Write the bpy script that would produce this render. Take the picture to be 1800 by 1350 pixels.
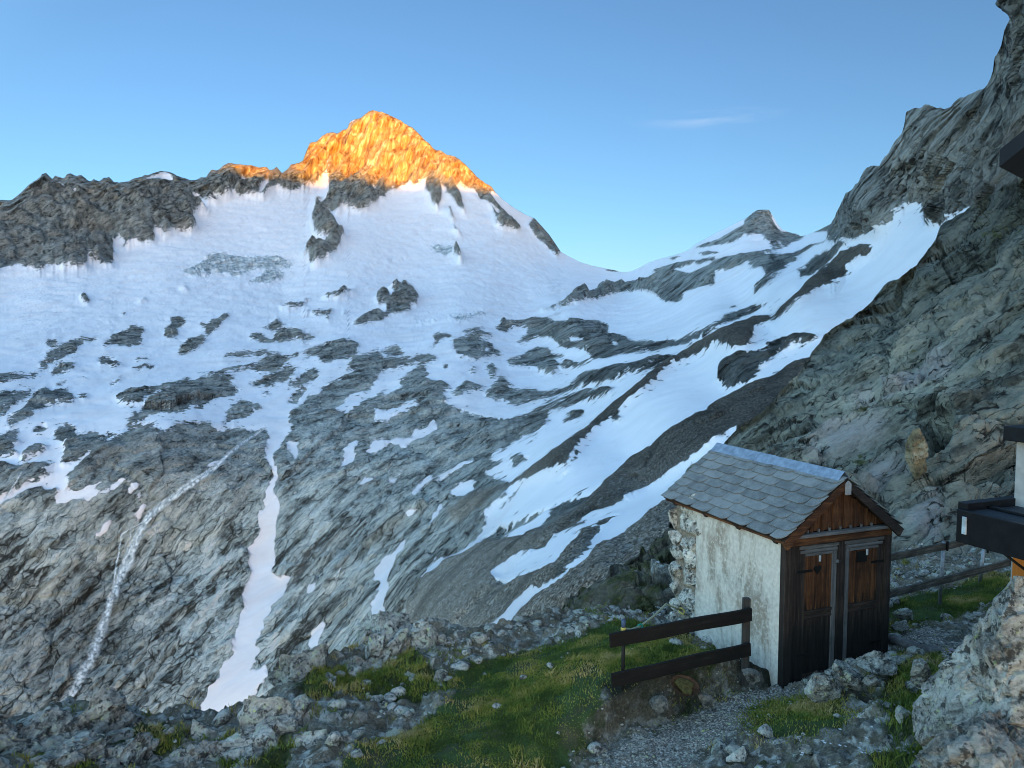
import bpy, bmesh, math, random
import numpy as np
from mathutils import Vector

for o in list(bpy.data.objects):
    bpy.data.objects.remove(o)
SC = bpy.context.scene
COL = SC.collection
R = math.radians

# ------------------------------------------------------------------ camera
FPX, PITCH = 1360.0, R(4.0)           # focal length in photo pixels (1800 wide), camera tilted 4 deg down
cam = bpy.data.cameras.new('camera')
cam.sensor_fit = 'HORIZONTAL'; cam.sensor_width = 36.0; cam.lens = 36.0 * FPX / 1800.0
cam.clip_start = 0.05; cam.clip_end = 60000.0
camo = bpy.data.objects.new('camera', cam); COL.objects.link(camo)
camo.location = (0, 0, 0); camo.rotation_euler = (R(90) - PITCH, 0, 0)
SC.camera = camo

# ------------------------------------------------------------------ sky, sun, exposure
SUN_EL, SUN_AZ = R(5.0), R(158.0)     # azimuth clockwise from +Y (the view direction): low, behind the camera to the right
W = bpy.data.worlds.new('World'); SC.world = W; W.use_nodes = True
wn = W.node_tree.nodes; wl = W.node_tree.links
bg = wn['Background']
sky = wn.new('ShaderNodeTexSky'); sky.sky_type = 'NISHITA'; sky.sun_disc = False
sky.sun_elevation = SUN_EL; sky.sun_rotation = SUN_AZ
sky.altitude = 2600; sky.air_density = 1.0; sky.dust_density = 6.0; sky.ozone_density = 3.0
wb = wn.new('ShaderNodeMix'); wb.data_type = 'RGBA'; wb.blend_type = 'MULTIPLY'; wb.inputs[0].default_value = 1.0
wb.inputs[7].default_value = (1.06, 0.94, 0.84, 1)          # white balance of the picture
# added glow in the unseen sky behind the viewer, filling the shaded slopes
wtc = wn.new('ShaderNodeTexCoord'); wdot = wn.new('ShaderNodeVectorMath'); wdot.operation = 'DOT_PRODUCT'
_v = Vector((-0.6, -0.45, 0.66)).normalized(); wdot.inputs[1].default_value = _v
wl.new(wtc.outputs['Generated'], wdot.inputs[0])
wmr = wn.new('ShaderNodeMapRange'); wmr.interpolation_type = 'SMOOTHSTEP'
wmr.inputs[1].default_value = 0.1; wmr.inputs[2].default_value = 0.9; wmr.inputs[3].default_value = 0.625; wmr.inputs[4].default_value = 3.0
wl.new(wdot.outputs['Value'], wmr.inputs[0])
wg2 = wn.new('ShaderNodeVectorMath'); wg2.operation = 'SCALE'
wl.new(sky.outputs['Color'], wg2.inputs[0]); wl.new(wmr.outputs[0], wg2.inputs['Scale'])
wgt = wn.new('ShaderNodeMix'); wgt.data_type = 'RGBA'; wgt.blend_type = 'MULTIPLY'; wgt.inputs[7].default_value = (1.12, 1.0, 0.82, 1)   # warm tint of the added glow, takes blue out of the shade
wgf = wn.new('ShaderNodeMapRange'); wgf.inputs[1].default_value = 0.05; wgf.inputs[2].default_value = 0.6; wl.new(wdot.outputs['Value'], wgf.inputs[0]); wl.new(wgf.outputs[0], wgt.inputs[0])
wl.new(wg2.outputs[0], wgt.inputs[6]); 
# one faint wisp of high cloud right of the small peak
wsub = wn.new('ShaderNodeVectorMath'); wsub.operation = 'SUBTRACT'; wsub.inputs[1].default_value = Vector((0.236, 0.942, 0.252)).normalized()
wmul = wn.new('ShaderNodeVectorMath'); wmul.operation = 'MULTIPLY'; wmul.inputs[1].default_value = (9.5, 9.5, 70.0)
wlen = wn.new('ShaderNodeVectorMath'); wlen.operation = 'LENGTH'
wnz = wn.new('ShaderNodeTexNoise'); wnz.inputs['Scale'].default_value = 0.9; wnz.inputs['Detail'].default_value = 6
wcm = wn.new('ShaderNodeMapRange'); wcm.interpolation_type = 'SMOOTHSTEP'; wcm.inputs[1].default_value = 1.0; wcm.inputs[2].default_value = 0.0
wcn = wn.new('ShaderNodeMapRange'); wcn.interpolation_type = 'SMOOTHSTEP'; wcn.inputs[1].default_value = 0.42; wcn.inputs[2].default_value = 0.68
wcf = wn.new('ShaderNodeMath'); wcf.operation = 'MULTIPLY'
wcx = wn.new('ShaderNodeMix'); wcx.data_type = 'RGBA'; wcx.inputs[7].default_value = (2.9, 3.0, 3.2, 1)
wcs = wn.new('ShaderNodeMath'); wcs.operation = 'MULTIPLY'; wcs.inputs[1].default_value = 0.1
wl.new(wtc.outputs['Generated'], wsub.inputs[0]); wl.new(wsub.outputs[0], wmul.inputs[0]); wl.new(wmul.outputs[0], wlen.inputs[0]); wl.new(wmul.outputs[0], wnz.inputs['Vector'])
wl.new(wlen.outputs['Value'], wcm.inputs[0]); wl.new(wnz.outputs['Fac'], wcn.inputs[0]); wl.new(wcm.outputs[0], wcf.inputs[0]); wl.new(wcn.outputs[0], wcf.inputs[1]); wl.new(wcf.outputs[0], wcs.inputs[0]); wl.new(wcs.outputs[0], wcx.inputs[0])
wl.new(wgt.outputs[2], wcx.inputs[6]); wl.new(wcx.outputs[2], wb.inputs[6]); wl.new(wb.outputs[2], bg.inputs['Color']); bg.inputs['Strength'].default_value = 0.14
sun = bpy.data.lights.new('sun', 'SUN'); sun.energy = 3.1; sun.angle = R(0.2); sun.color = (1.0, 0.41, 0.02)
suno = bpy.data.objects.new('sun', sun); COL.objects.link(suno)
sd = Vector((math.sin(SUN_AZ) * math.cos(SUN_EL), math.cos(SUN_AZ) * math.cos(SUN_EL), math.sin(SUN_EL)))
suno.rotation_euler = (-sd).to_track_quat('-Z', 'Y').to_euler()
vs = SC.view_settings
vs.view_transform = 'Standard'; vs.look = 'None'; vs.gamma = 1.0; vs.use_curve_mapping = False
vs.exposure = 2.0
SC.cycles.pixel_filter_type = 'BLACKMAN_HARRIS'; SC.cycles.filter_width = 0.95
SC.cycles.max_bounces = 5; SC.cycles.diffuse_bounces = 3; SC.cycles.glossy_bounces = 2
SC.cycles.transparent_max_bounces = 8

# ------------------------------------------------------------------ numeric helpers
def P(px, py, d):
    """point seen at photo pixel (px, py) that lies d metres ahead of the camera"""
    px = np.asarray(px, float); py = np.asarray(py, float); d = np.asarray(d, float)
    u = (px - 900) / FPX; v = (675 - py) / FPX
    y = math.cos(PITCH) + v * math.sin(PITCH); z = -math.sin(PITCH) + v * math.cos(PITCH)
    return np.stack([u / y * d, d + 0 * u, z / y * d], -1)
def Q(X):
    fw = X[..., 1] * math.cos(PITCH) - X[..., 2] * math.sin(PITCH)
    up = X[..., 1] * math.sin(PITCH) + X[..., 2] * math.cos(PITCH)
    return 900 + FPX * X[..., 0] / fw, 675 - FPX * up / fw

U32 = np.uint32
def hsh(ix, iy, iz, seed):
    h = ix.astype(U32) * U32(374761393) + iy.astype(U32) * U32(668265263) + iz.astype(U32) * U32(2147483647 & 1274126177) + U32(seed * 9176 + 77)
    h = (h ^ (h >> U32(13))) * U32(1274126177)
    h = (h ^ (h >> U32(16))) * U32(2246822519)
    return h ^ (h >> U32(15))
def rnd(ix, iy, iz, seed):
    return (hsh(ix, iy, iz, seed) >> U32(8)).astype(np.float32) * np.float32(1 / 16777216.0)
def vnoise(q, seed=0):
    """value noise in -1..1 for points q (n,3)"""
    q = np.asarray(q, np.float32)
    i = np.floor(q); t = q - i; i = i.astype(np.int64)
    t = t * t * t * (t * (t * 6 - 15) + 10)
    r = 0
    for a in (0, 1):
        wx = t[:, 0] if a else 1 - t[:, 0]
        for b in (0, 1):
            wy = t[:, 1] if b else 1 - t[:, 1]
            for c in (0, 1):
                wz = t[:, 2] if c else 1 - t[:, 2]
                r = r + wx * wy * wz * rnd(i[:, 0] + a, i[:, 1] + b, i[:, 2] + c, seed)
    return r * 2 - 1
def fbm(q, octs=5, gain=0.5, seed=0, ridge=False, cut=None, lac=2.03):
    """cut: per-point highest usable frequency (relative to q units)"""
    a = 1.0; r = np.zeros(len(q), np.float32); f = 1.0
    for k in range(octs):
        n = vnoise(q * f + 13.7 * k, seed + k)
        if ridge: n = 1 - 2 * np.abs(n)
        w = a if cut is None else a * np.clip(cut / f - 0.6, 0, 1)
        r += w * n; a *= gain; f *= lac
    return r
def facets(q, seed=0, jit=0.9):
    """broken-block relief: every cell of a jittered lattice has its own level and tilt; returns (height, edge distance)"""
    q = np.asarray(q, np.float32); i0 = np.floor(q).astype(np.int64)
    d1 = np.full(len(q), 9.0, np.float32); d2 = d1.copy(); hgt = np.zeros(len(q), np.float32)
    for a in (-1, 0, 1):
        for b in (-1, 0, 1):
            for c in (-1, 0, 1):
                x, y, z = i0[:, 0] + a, i0[:, 1] + b, i0[:, 2] + c
                px = x + 0.5 + jit * (rnd(x, y, z, seed) - 0.5); py = y + 0.5 + jit * (rnd(x, y, z, seed + 1) - 0.5); pz = z + 0.5 + jit * (rnd(x, y, z, seed + 2) - 0.5)
                vx, vy, vz = q[:, 0] - px, q[:, 1] - py, q[:, 2] - pz
                d = np.sqrt(vx * vx + vy * vy + vz * vz)
                hh = (rnd(x, y, z, seed + 3) - 0.5) * 1.2 + vx * (rnd(x, y, z, seed + 4) - 0.5) * 1.6 + vy * (rnd(x, y, z, seed + 5) - 0.5) * 1.6 + vz * (rnd(x, y, z, seed + 6) - 0.5) * 1.6
                m = d < d1
                d2 = np.where(m, d1, np.minimum(d2, d)); hgt = np.where(m, hh, hgt); d1 = np.minimum(d1, d)
    return hgt, d2 - d1
def tps(ctrl, smooth=0.0):
    """smooth interpolation of values given at scattered 2-d points"""
    c = np.asarray(ctrl, float); s = 300.0 if abs(c[:, :2]).max() > 60 else 5.0
    p = c[:, :2] / s; n = len(p)
    def U(r2): return 0.5 * r2 * np.log(r2 + 1e-12)
    d2 = ((p[:, None] - p[None]) ** 2).sum(-1)
    A = np.zeros((n + 3, n + 3)); A[:n, :n] = U(d2) + smooth * np.eye(n)
    A[:n, n] = 1; A[:n, n + 1:] = p; A[n, :n] = 1; A[n + 1:, :n] = p.T
    w = np.linalg.solve(A, np.concatenate([c[:, 2], np.zeros(3)]))
    def f(x, y):
        x = np.asarray(x, float) / s; y = np.asarray(y, float) / s
        r = w[n] + w[n + 1] * x + w[n + 2] * y
        for k in range(n): r = r + w[k] * U((x - p[k, 0]) ** 2 + (y - p[k, 1]) ** 2)
        return r
    return f
def blur(a, k, it=2):
    for _ in range(it):
        for ax in (0, 1):
            p = np.pad(a, [(k + 1, k) if j == ax else (0, 0) for j in (0, 1)], mode='edge')
            c = np.cumsum(p, axis=ax, dtype=np.float64)
            n = a.shape[ax]
            hi = np.take(c, np.arange(2 * k + 1, 2 * k + 1 + n), axis=ax); lo = np.take(c, np.arange(0, n), axis=ax)
            a = ((hi - lo) / (2 * k + 1)).astype(np.float32)
    return a
def inpoly(px, py, poly):
    poly = np.asarray(poly, float); x0, y0 = poly.min(0); x1, y1 = poly.max(0)
    bb = (px >= x0) & (px <= x1) & (py >= y0) & (py <= y1)
    m = np.zeros(px.shape, bool)
    if not bb.any(): return m
    x = px[bb]; y = py[bb]; r = np.zeros(len(x), bool)
    for k in range(len(poly)):
        (ax, ay), (bx, by) = poly[k - 1], poly[k]
        if ay == by: continue
        c = (ay > y) != (by > y)
        r ^= c & (x < (bx - ax) * (y - ay) / (by - ay) + ax)
    m[bb] = r
    return m

# ------------------------------------------------------------------ mesh helpers
def link_mesh(name, verts, faces, mat=None, parent=None, smooth=False, attrs=None):
    me = bpy.data.meshes.new(name)
    verts = np.ascontiguousarray(verts, np.float32); faces = np.ascontiguousarray(faces, np.int32)
    n, k = faces.shape
    me.vertices.add(len(verts)); me.vertices.foreach_set('co', verts.ravel())
    me.loops.add(n * k); me.loops.foreach_set('vertex_index', faces.ravel())
    me.polygons.add(n); me.polygons.foreach_set('loop_start', np.arange(0, n * k, k, dtype=np.int32))
    me.polygons.foreach_set('use_smooth', np.full(n, bool(smooth)))
    me.update(calc_edges=True)
    for an, av in (attrs or {}).items():
        at = me.attributes.new(an, 'FLOAT', 'POINT'); at.data.foreach_set('value', np.ascontiguousarray(av, np.float32).ravel())
    if mat: me.materials.append(mat)
    o = bpy.data.objects.new(name, me); COL.objects.link(o)
    if parent: o.parent = parent
    return o
def crease(o, deg=32):
    o.data.set_sharp_from_angle(angle=R(deg)); return o
def grid_faces(nr, nc):
    i = np.arange(nr * nc).reshape(nr, nc)
    return np.stack([i[:-1, :-1], i[1:, :-1], i[1:, 1:], i[:-1, 1:]], -1).reshape(-1, 4)
def tag(o, label=None, cat=None, group=None, kind=None):
    if label: o['label'] = label
    if cat: o['category'] = cat
    if group: o['group'] = group
    if kind: o['kind'] = kind
    return o
def empty(name, loc=(0, 0, 0), label=None, cat=None, group=None):
    o = bpy.data.objects.new(name, None); COL.objects.link(o); o.location = loc; o.empty_display_size = 0.2
    return tag(o, label, cat, group)

# ------------------------------------------------------------------ material helpers
class NT:
    def __init__(s, name):
        s.m = bpy.data.materials.new(name); s.m.use_nodes = True
        s.n = s.m.node_tree.nodes; s.l = s.m.node_tree.links
        s.b = s.n['Principled BSDF']; s.b.inputs['Specular IOR Level'].default_value = 0.25
    def node(s, t, **k):
        x = s.n.new(t)
        for a, b in k.items(): setattr(x, a, b)
        return x
    def put(s, sock, v):
        if isinstance(v, (int, float)): sock.default_value = v
        elif isinstance(v, (tuple, list)): sock.default_value = tuple(v) + ((1,) if len(v) == 3 and sock.type == 'RGBA' else ())
        else: s.l.new(v, sock)
    def coord(s, rot=(0, 0, 0), scale=(1, 1, 1), loc=(0, 0, 0), src=None):
        tc = src or s.node('ShaderNodeTexCoord').outputs['Object']
        m = s.node('ShaderNodeMapping'); s.l.new(tc, m.inputs['Vector']); m.inputs['Rotation'].default_value = rot; m.inputs['Location'].default_value = loc
        m2 = s.node('ShaderNodeMapping'); s.l.new(m.outputs[0], m2.inputs['Vector']); m2.inputs['Scale'].default_value = scale
        return m2.outputs[0]
    def noise(s, vec, scale=1.0, detail=4, rough=0.55, dist=0.0, typ=None):
        x = s.node('ShaderNodeTexNoise'); s.l.new(vec, x.inputs['Vector'])
        x.inputs['Scale'].default_value = scale; x.inputs['Detail'].default_value = detail; x.inputs['Roughness'].default_value = rough; x.inputs['Distortion'].default_value = dist
        if typ: x.noise_type = typ
        return x.outputs['Fac']
    def voro(s, vec, scale=1.0, feature='F1', out='Distance', rnd_=1.0):
        x = s.node('ShaderNodeTexVoronoi', feature=feature); s.l.new(vec, x.inputs['Vector']); x.inputs['Scale'].default_value = scale; x.inputs['Randomness'].default_value = rnd_
        return x.outputs[out]
    def ramp(s, fac, stops, interp='LINEAR'):
        x = s.node('ShaderNodeValToRGB'); s.put(x.inputs['Fac'], fac); e = x.color_ramp.elements; x.color_ramp.interpolation = interp
        while len(e) < len(stops): e.new(0.5)
        for k, (p, c) in enumerate(stops):
            e[k].position = p; e[k].color = (c, c, c, 1) if isinstance(c, (int, float)) else tuple(c) + (1,)
        return x.outputs['Color']
    def mix(s, fac, a, b, typ='MIX'):
        x = s.node('ShaderNodeMix', data_type='RGBA', blend_type=typ); s.put(x.inputs[0], fac); s.put(x.inputs[6], a); s.put(x.inputs[7], b)
        return x.outputs[2]
    def math(s, op, a, b=None, c=None, clamp=False):
        x = s.node('ShaderNodeMath', operation=op, use_clamp=clamp); s.put(x.inputs[0], a)
        if b is not None: s.put(x.inputs[1], b)
        if c is not None: s.put(x.inputs[2], c)
        return x.outputs[0]
    def attr(s, name):
        return s.node('ShaderNodeAttribute', attribute_name=name).outputs['Fac']
    def sstep(s, v, lo, hi):
        x = s.node('ShaderNodeMapRange', interpolation_type='SMOOTHSTEP'); s.put(x.inputs[0], v); s.put(x.inputs[1], lo); s.put(x.inputs[2], hi)
        return x.outputs[0]
    def bump(s, h, strength=0.5, dist=0.1, base=None):
        x = s.node('ShaderNodeBump'); x.inputs['Strength'].default_value = strength; s.put(x.inputs['Distance'], dist); s.put(x.inputs['Height'], h)
        if base is not None: s.l.new(base, x.inputs['Normal'])
        return x.outputs['Normal']
    def done(s, color=None, rough=0.9, normal=None):
        if color is not None: s.put(s.b.inputs['Base Color'], color)
        s.put(s.b.inputs['Roughness'], rough)
        if normal is not None: s.l.new(normal, s.b.inputs['Normal'])
        return s.m

# ------------------------------------------------------------------ rock and snow material of the mountains
def mountain_material(name, far):
    t = NT(name)
    rock, scree, ice, wg = t.attr('rock'), t.attr('scree'), t.attr('ice'), t.attr('warm')
    obj = t.node('ShaderNodeTexCoord').outputs['Object']
    k = 1.0 if far else 0.075
    # foliation: thin beds whose traces rise to the right
    A = t.coord(rot=(0, R(52), R(12)), scale=(0.007 / k, 0.03 / k, 0.085 / k), src=obj)
    B = t.coord(rot=(0, R(33), R(-10)), scale=(0.008 / k, 0.03 / k, 0.075 / k), src=obj)
    nA = t.noise(A, 1.0, 11, 0.68, 0.3); nB = t.noise(B, 1.0, 11, 0.68, 0.3)
    flat = t.attr('flat')
    beds = t.mix(flat, nA, nB)
    big = t.noise(obj, 0.009 / k, 6, 0.6)
    fine = t.noise(obj, 0.25 / k, 9, 0.7)
    wv_ = t.node('ShaderNodeVectorMath', operation='ADD')
    nz = t.node('ShaderNodeTexNoise'); t.l.new(obj, nz.inputs['Vector']); nz.inputs['Scale'].default_value = 0.06 / k; nz.inputs['Detail'].default_value = 6
    sc_ = t.node('ShaderNodeVectorMath', operation='SCALE'); t.l.new(nz.outputs['Color'], sc_.inputs[0]); sc_.inputs['Scale'].default_value = 12.0 * k
    t.l.new(obj, wv_.inputs[0]); t.l.new(sc_.outputs[0], wv_.inputs[1]); wob = wv_.outputs[0]
    CA = t.coord(rot=(0, R(54), R(12)), scale=(0.013 / k, 0.06 / k, 0.11 / k), src=wob)
    CB = t.coord(rot=(0, R(30), R(-10)), scale=(0.014 / k, 0.06 / k, 0.11 / k), src=wob)
    crk = t.mix(flat, t.voro(CA, 1.0, 'DISTANCE_TO_EDGE'), t.voro(CB, 1.0, 'DISTANCE_TO_EDGE'))
    cel = t.mix(flat, t.voro(CA, 1.0, 'F1', 'Color'), t.voro(CB, 1.0, 'F1', 'Color'))
    crk2 = t.mix(flat, t.voro(CA, 3.1, 'DISTANCE_TO_EDGE'), t.voro(CB, 3.1, 'DISTANCE_TO_EDGE'))
    cel2 = t.mix(flat, t.voro(CA, 3.1, 'F1', 'Color'), t.voro(CB, 3.1, 'F1', 'Color'))
    sep = t.node('ShaderNodeSeparateColor'); t.l.new(cel, sep.inputs[0]); sep2 = t.node('ShaderNodeSeparateColor'); t.l.new(cel2, sep2.inputs[0])
    fiss = t.math('ADD', t.math('MULTIPLY', t.sstep(crk, 0.055, 0.0), 0.6), t.math('MULTIPLY', t.sstep(crk2, 0.075, 0.0), 0.5), clamp=True)
    fiss = t.math('MULTIPLY', fiss, t.sstep(t.noise(obj, 0.035 / k, 5, 0.65), 0.34, 0.54))
    v = t.math('ADD', t.math('MULTIPLY', beds, 0.78), t.math('MULTIPLY', fine, 0.22))
    v = t.math('ADD', v, t.math('MULTIPLY', t.math('SUBTRACT', sep.outputs[0], 0.5), 0.09))
    v = t.math('ADD', v, t.math('MULTIPLY', t.math('SUBTRACT', sep2.outputs[0], 0.5), 0.09))
    v = t.math('SUBTRACT', v, t.math('MULTIPLY', fiss, 0.17 if far else 0.24))  # fissures darkened in the colour, standing in for their depth shade
    base = t.ramp(v, [(0.36, (0.03, 0.032, 0.028)), (0.42, (0.118, 0.138, 0.137)), (0.48, (0.272, 0.322, 0.322)), (0.55, (0.42, 0.475, 0.47)), (0.65, (0.6, 0.648, 0.635))])
    brown = t.ramp(v, [(0.36, (0.035, 0.031, 0.025)), (0.42, (0.14, 0.125, 0.1)), (0.49, (0.32, 0.29, 0.235)), (0.6, (0.56, 0.52, 0.44))])
    col = t.mix(t.math('ADD', t.math('MULTIPLY', t.sstep(big, 0.5, 0.65), 0.3), wg, clamp=True), base, brown)
    vein = t.noise(A, 0.35, 4, 0.5, 0.8)
    col = t.mix(t.math('MULTIPLY', t.sstep(vein, 0.6, 0.72), 0.35), col, (0.29, 0.285, 0.265))
    col = t.mix(t.math('MULTIPLY', t.sstep(t.noise(obj, 0.05 / k, 5, 0.6), 0.56, 0.7), 0.4), col, (0.2, 0.225, 0.2))
    # scree: grey-brown rubble
    sn = t.noise(obj, 1.1 if far else 3.0, 6, 0.75)
    scol = t.ramp(sn, [(0.38, (0.06, 0.052, 0.04)), (0.47, (0.22, 0.195, 0.155)), (0.55, (0.42, 0.375, 0.315)), (0.62, (0.76, 0.71, 0.62))])
    scol = t.mix(t.math('MULTIPLY', t.sstep(t.noise(obj, 0.03, 5, 0.6), 0.5, 0.65), 0.4), scol, (0.075, 0.078, 0.06))
    runl = t.noise(t.coord(rot=(0, R(38), 0), scale=(0.012 / (k ** .5), 0.05, 0.16 / (k ** .5)), src=obj), 1.0, 7, 0.62)
    scol = t.mix(t.math('MULTIPLY', t.sstep(runl, 0.48, 0.62), 0.55), scol, (0.1, 0.095, 0.08))
    blk = t.voro(obj, 0.22 if far else 1.2, 'F1', 'Distance'); scol = t.mix(t.sstep(blk, 0.26, 0.14), scol, (0.42, 0.42, 0.39))
    col = t.mix(scree, col, scol)
    tn = t.attr('tone')
    if not far: col = t.mix(1.0, col, (1.0, 0.9, 0.74), 'MULTIPLY')
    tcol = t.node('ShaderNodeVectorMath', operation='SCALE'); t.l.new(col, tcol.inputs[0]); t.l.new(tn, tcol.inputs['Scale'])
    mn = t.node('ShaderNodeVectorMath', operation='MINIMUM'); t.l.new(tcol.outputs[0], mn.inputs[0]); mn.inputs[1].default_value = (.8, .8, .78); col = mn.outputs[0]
    col = t.mix(t.math('MULTIPLY', t.attr('pale'), t.sstep(v, 0.36, 0.5)), col, t.ramp(v, [(0.35, (0.2, 0.18, 0.165)), (0.5, (0.46, 0.42, 0.39)), (0.65, (0.6, 0.57, 0.54))]))
    # grass on ledges
    gr = t.attr('grass'); gn = t.noise(obj, 0.1 / k, 8, 0.7)
    gm = t.sstep(t.math('ADD', gr, t.math('MULTIPLY', t.math('SUBTRACT', gn, 0.5), 1.5)), 0.45, 0.62)
    gcol = t.ramp(t.noise(obj, 0.8 / k, 6, 0.7), [(0.35, (0.03, 0.034, 0.015)), (0.5, (0.09, 0.1, 0.036)), (0.65, (0.2, 0.19, 0.085))])
    col = t.mix(gm, col, gcol)
    # snow, with a ragged edge, dust bands and algae blush
    e1 = t.noise(t.coord(rot=(0, R(35), 0), scale=(0.03, 0.08, 0.14), src=obj), 1.0, 9, 0.68)
    e2 = t.noise(obj, 0.16, 6, 0.7)
    edge = t.math('ADD', t.math('MULTIPLY', t.math('SUBTRACT', e1, 0.5), 1.5), t.math('MULTIPLY', t.math('SUBTRACT', e2, 0.5), 1.25))
    edge = t.math('MULTIPLY', edge, t.math('MULTIPLY', t.math('ADD', 0.75, t.math('MULTIPLY', t.attr('near'), t.math('SUBTRACT', 1.35, t.math('MULTIPLY', t.sstep(t.attr('tone'), 0.95, 1.3), 1.1)))), t.math('SUBTRACT', 1.0, t.math('MULTIPLY', scree, 0.85))))
    pk = t.attr('peak')
    # dusted snow in the gullies of the summit face
    pn = t.noise(t.coord(rot=(0, R(-14), 0), scale=(0.028, 0.01, 0.0055), src=obj), 1.0, 8, 0.62, 0.5)
    edge = t.math('ADD', edge, t.math('MULTIPLY', t.math('MULTIPLY', pk, 2.6), t.math('SUBTRACT', 0.5, pn)))
    rm = t.sstep(t.math('ADD', rock, edge), 0.46, 0.54)
    dust = t.noise(t.coord(rot=(0, R(14), 0), scale=(0.006, 0.01, 0.03), src=obj), 1.0, 7, 0.62, 1.0)
    snow = t.ramp(dust, [(0.3, (0.83, 0.83, 0.86)), (0.5, (0.81, 0.805, 0.83)), (0.62, (0.79, 0.77, 0.785)), (0.8, (0.7, 0.67, 0.675))])
    rill = t.noise(t.coord(rot=(0, R(42), 0), scale=(0.012, 0.05, 0.3), src=obj), 1.0, 6, 0.6)
    snow = t.mix(t.math('MULTIPLY', t.sstep(rill, 0.52, 0.7), 0.3), snow, (0.68, 0.67, 0.69))
    icn = t.noise(t.coord(rot=(0, R(20), 0), scale=(0.03, 0.03, 0.08), src=obj), 1.0, 9, 0.7, 0.4)
    icol = t.ramp(icn, [(0.36, (0.2, 0.24, 0.25)), (0.5, (0.45, 0.5, 0.51)), (0.62, (0.74, 0.76, 0.78))])
    im = t.sstep(t.math('ADD', ice, t.math('MULTIPLY', edge, 0.8)), 0.4, 0.62)
    low = t.math('MULTIPLY', t.math('SUBTRACT', 1.0, flat, clamp=True), t.sstep(t.attr('tone'), 0.9, 1.3))
    snow = t.mix(t.math('MULTIPLY', low, 0.75), snow, t.ramp(dust, [(0.35, (0.66, 0.65, 0.68)), (0.6, (0.56, 0.53, 0.545))]))
    snow = t.mix(im, snow, icol)
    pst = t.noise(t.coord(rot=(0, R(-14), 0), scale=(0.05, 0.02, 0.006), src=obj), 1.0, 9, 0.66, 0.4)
    pcol = t.ramp(pst, [(0.38, (0.24, 0.11, 0.035)), (0.46, (0.46, 0.26, 0.09)), (0.55, (0.62, 0.43, 0.19)), (0.63, (0.84, 0.74, 0.5))])  # orange of the low sun put into the summit rock's base colour
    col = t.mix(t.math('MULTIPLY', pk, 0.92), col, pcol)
    out = t.mix(rm, snow, col)
    bh = t.math('SUBTRACT', t.math('ADD', t.math('MULTIPLY', beds, 14.0 * k), t.math('MULTIPLY', fine, 6.0 * k)), t.math('MULTIPLY', fiss, 2.5 * k))
    nb = t.bump(t.math('MULTIPLY', bh, rm), 0.9, 1.0)
    return t.done(out, t.math('SUBTRACT', 0.95, t.math('MULTIPLY', rm, 0.05)), nb)
MOUNTAIN = mountain_material('mountain_rock_and_snow', True)

# ------------------------------------------------------------------ survey of the mountainside (bearing in photo pixels, distance in metres)
def pts(s):
    v = [float(x) for x in s.replace(',', ' ').split()]
    return [(v[i], v[i + 1]) for i in range(0, len(v), 2)]
SKY = pts("""-420,450 -300,400 -60,352 0,350 20,350 35,340 50,325 62,317 70,312 74,306 80,304 86,310 92,316 97,309 104,313 112,316 118,308 126,306 134,311 140,309 150,311 160,318 165,314 176,319 182,314 192,313 200,318 212,320 224,319 236,313 246,312 258,309 268,306 283,302 300,304 312,310 335,315 350,313 362,313 370,301 382,299 392,289 400,287 412,289 428,287 445,291 458,293 468,292 474,298 481,296 486,292 492,299 497,302 508,293 511,287 516,288 524,290 532,285 538,268 545,251 558,248 566,240 575,234 584,232 592,234 602,230 611,228 614,217 622,211 632,210 640,204 648,198 655,196 664,198 676,200 690,205 708,214 722,222 735,234 748,248 760,257 775,266 785,274 800,277 808,280 818,288 828,297 838,308 850,318 862,328 870,338 885,352 905,366 925,378 940,384 952,397 965,412 976,428 986,443 1000,451 1020,461 1045,468 1064,472 1080,475 1090,478 1100,479 1112,476 1122,472 1140,462 1160,455 1180,450 1200,444 1212,438 1225,428 1240,420 1255,412 1275,402 1295,391 1310,384 1320,377 1330,371 1342,369 1352,370 1358,380 1366,393 1372,400 1375,405 1385,407 1400,411 1408,415 1425,410 1440,403 1450,398 1460,393 1470,374 1478,362 1486,342 1500,330 1510,318 1520,300 1535,293 1545,290 1560,268 1572,252 1585,238 1590,222 1592,205 1605,192 1620,185 1632,184 1645,188 1660,190 1680,180 1700,170 1715,160 1735,148 1745,130 1748,105 1760,85 1765,60 1775,35 1782,10 1790,-20 1802,-70 1850,-200 1950,-330 2150,-450""")
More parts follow.
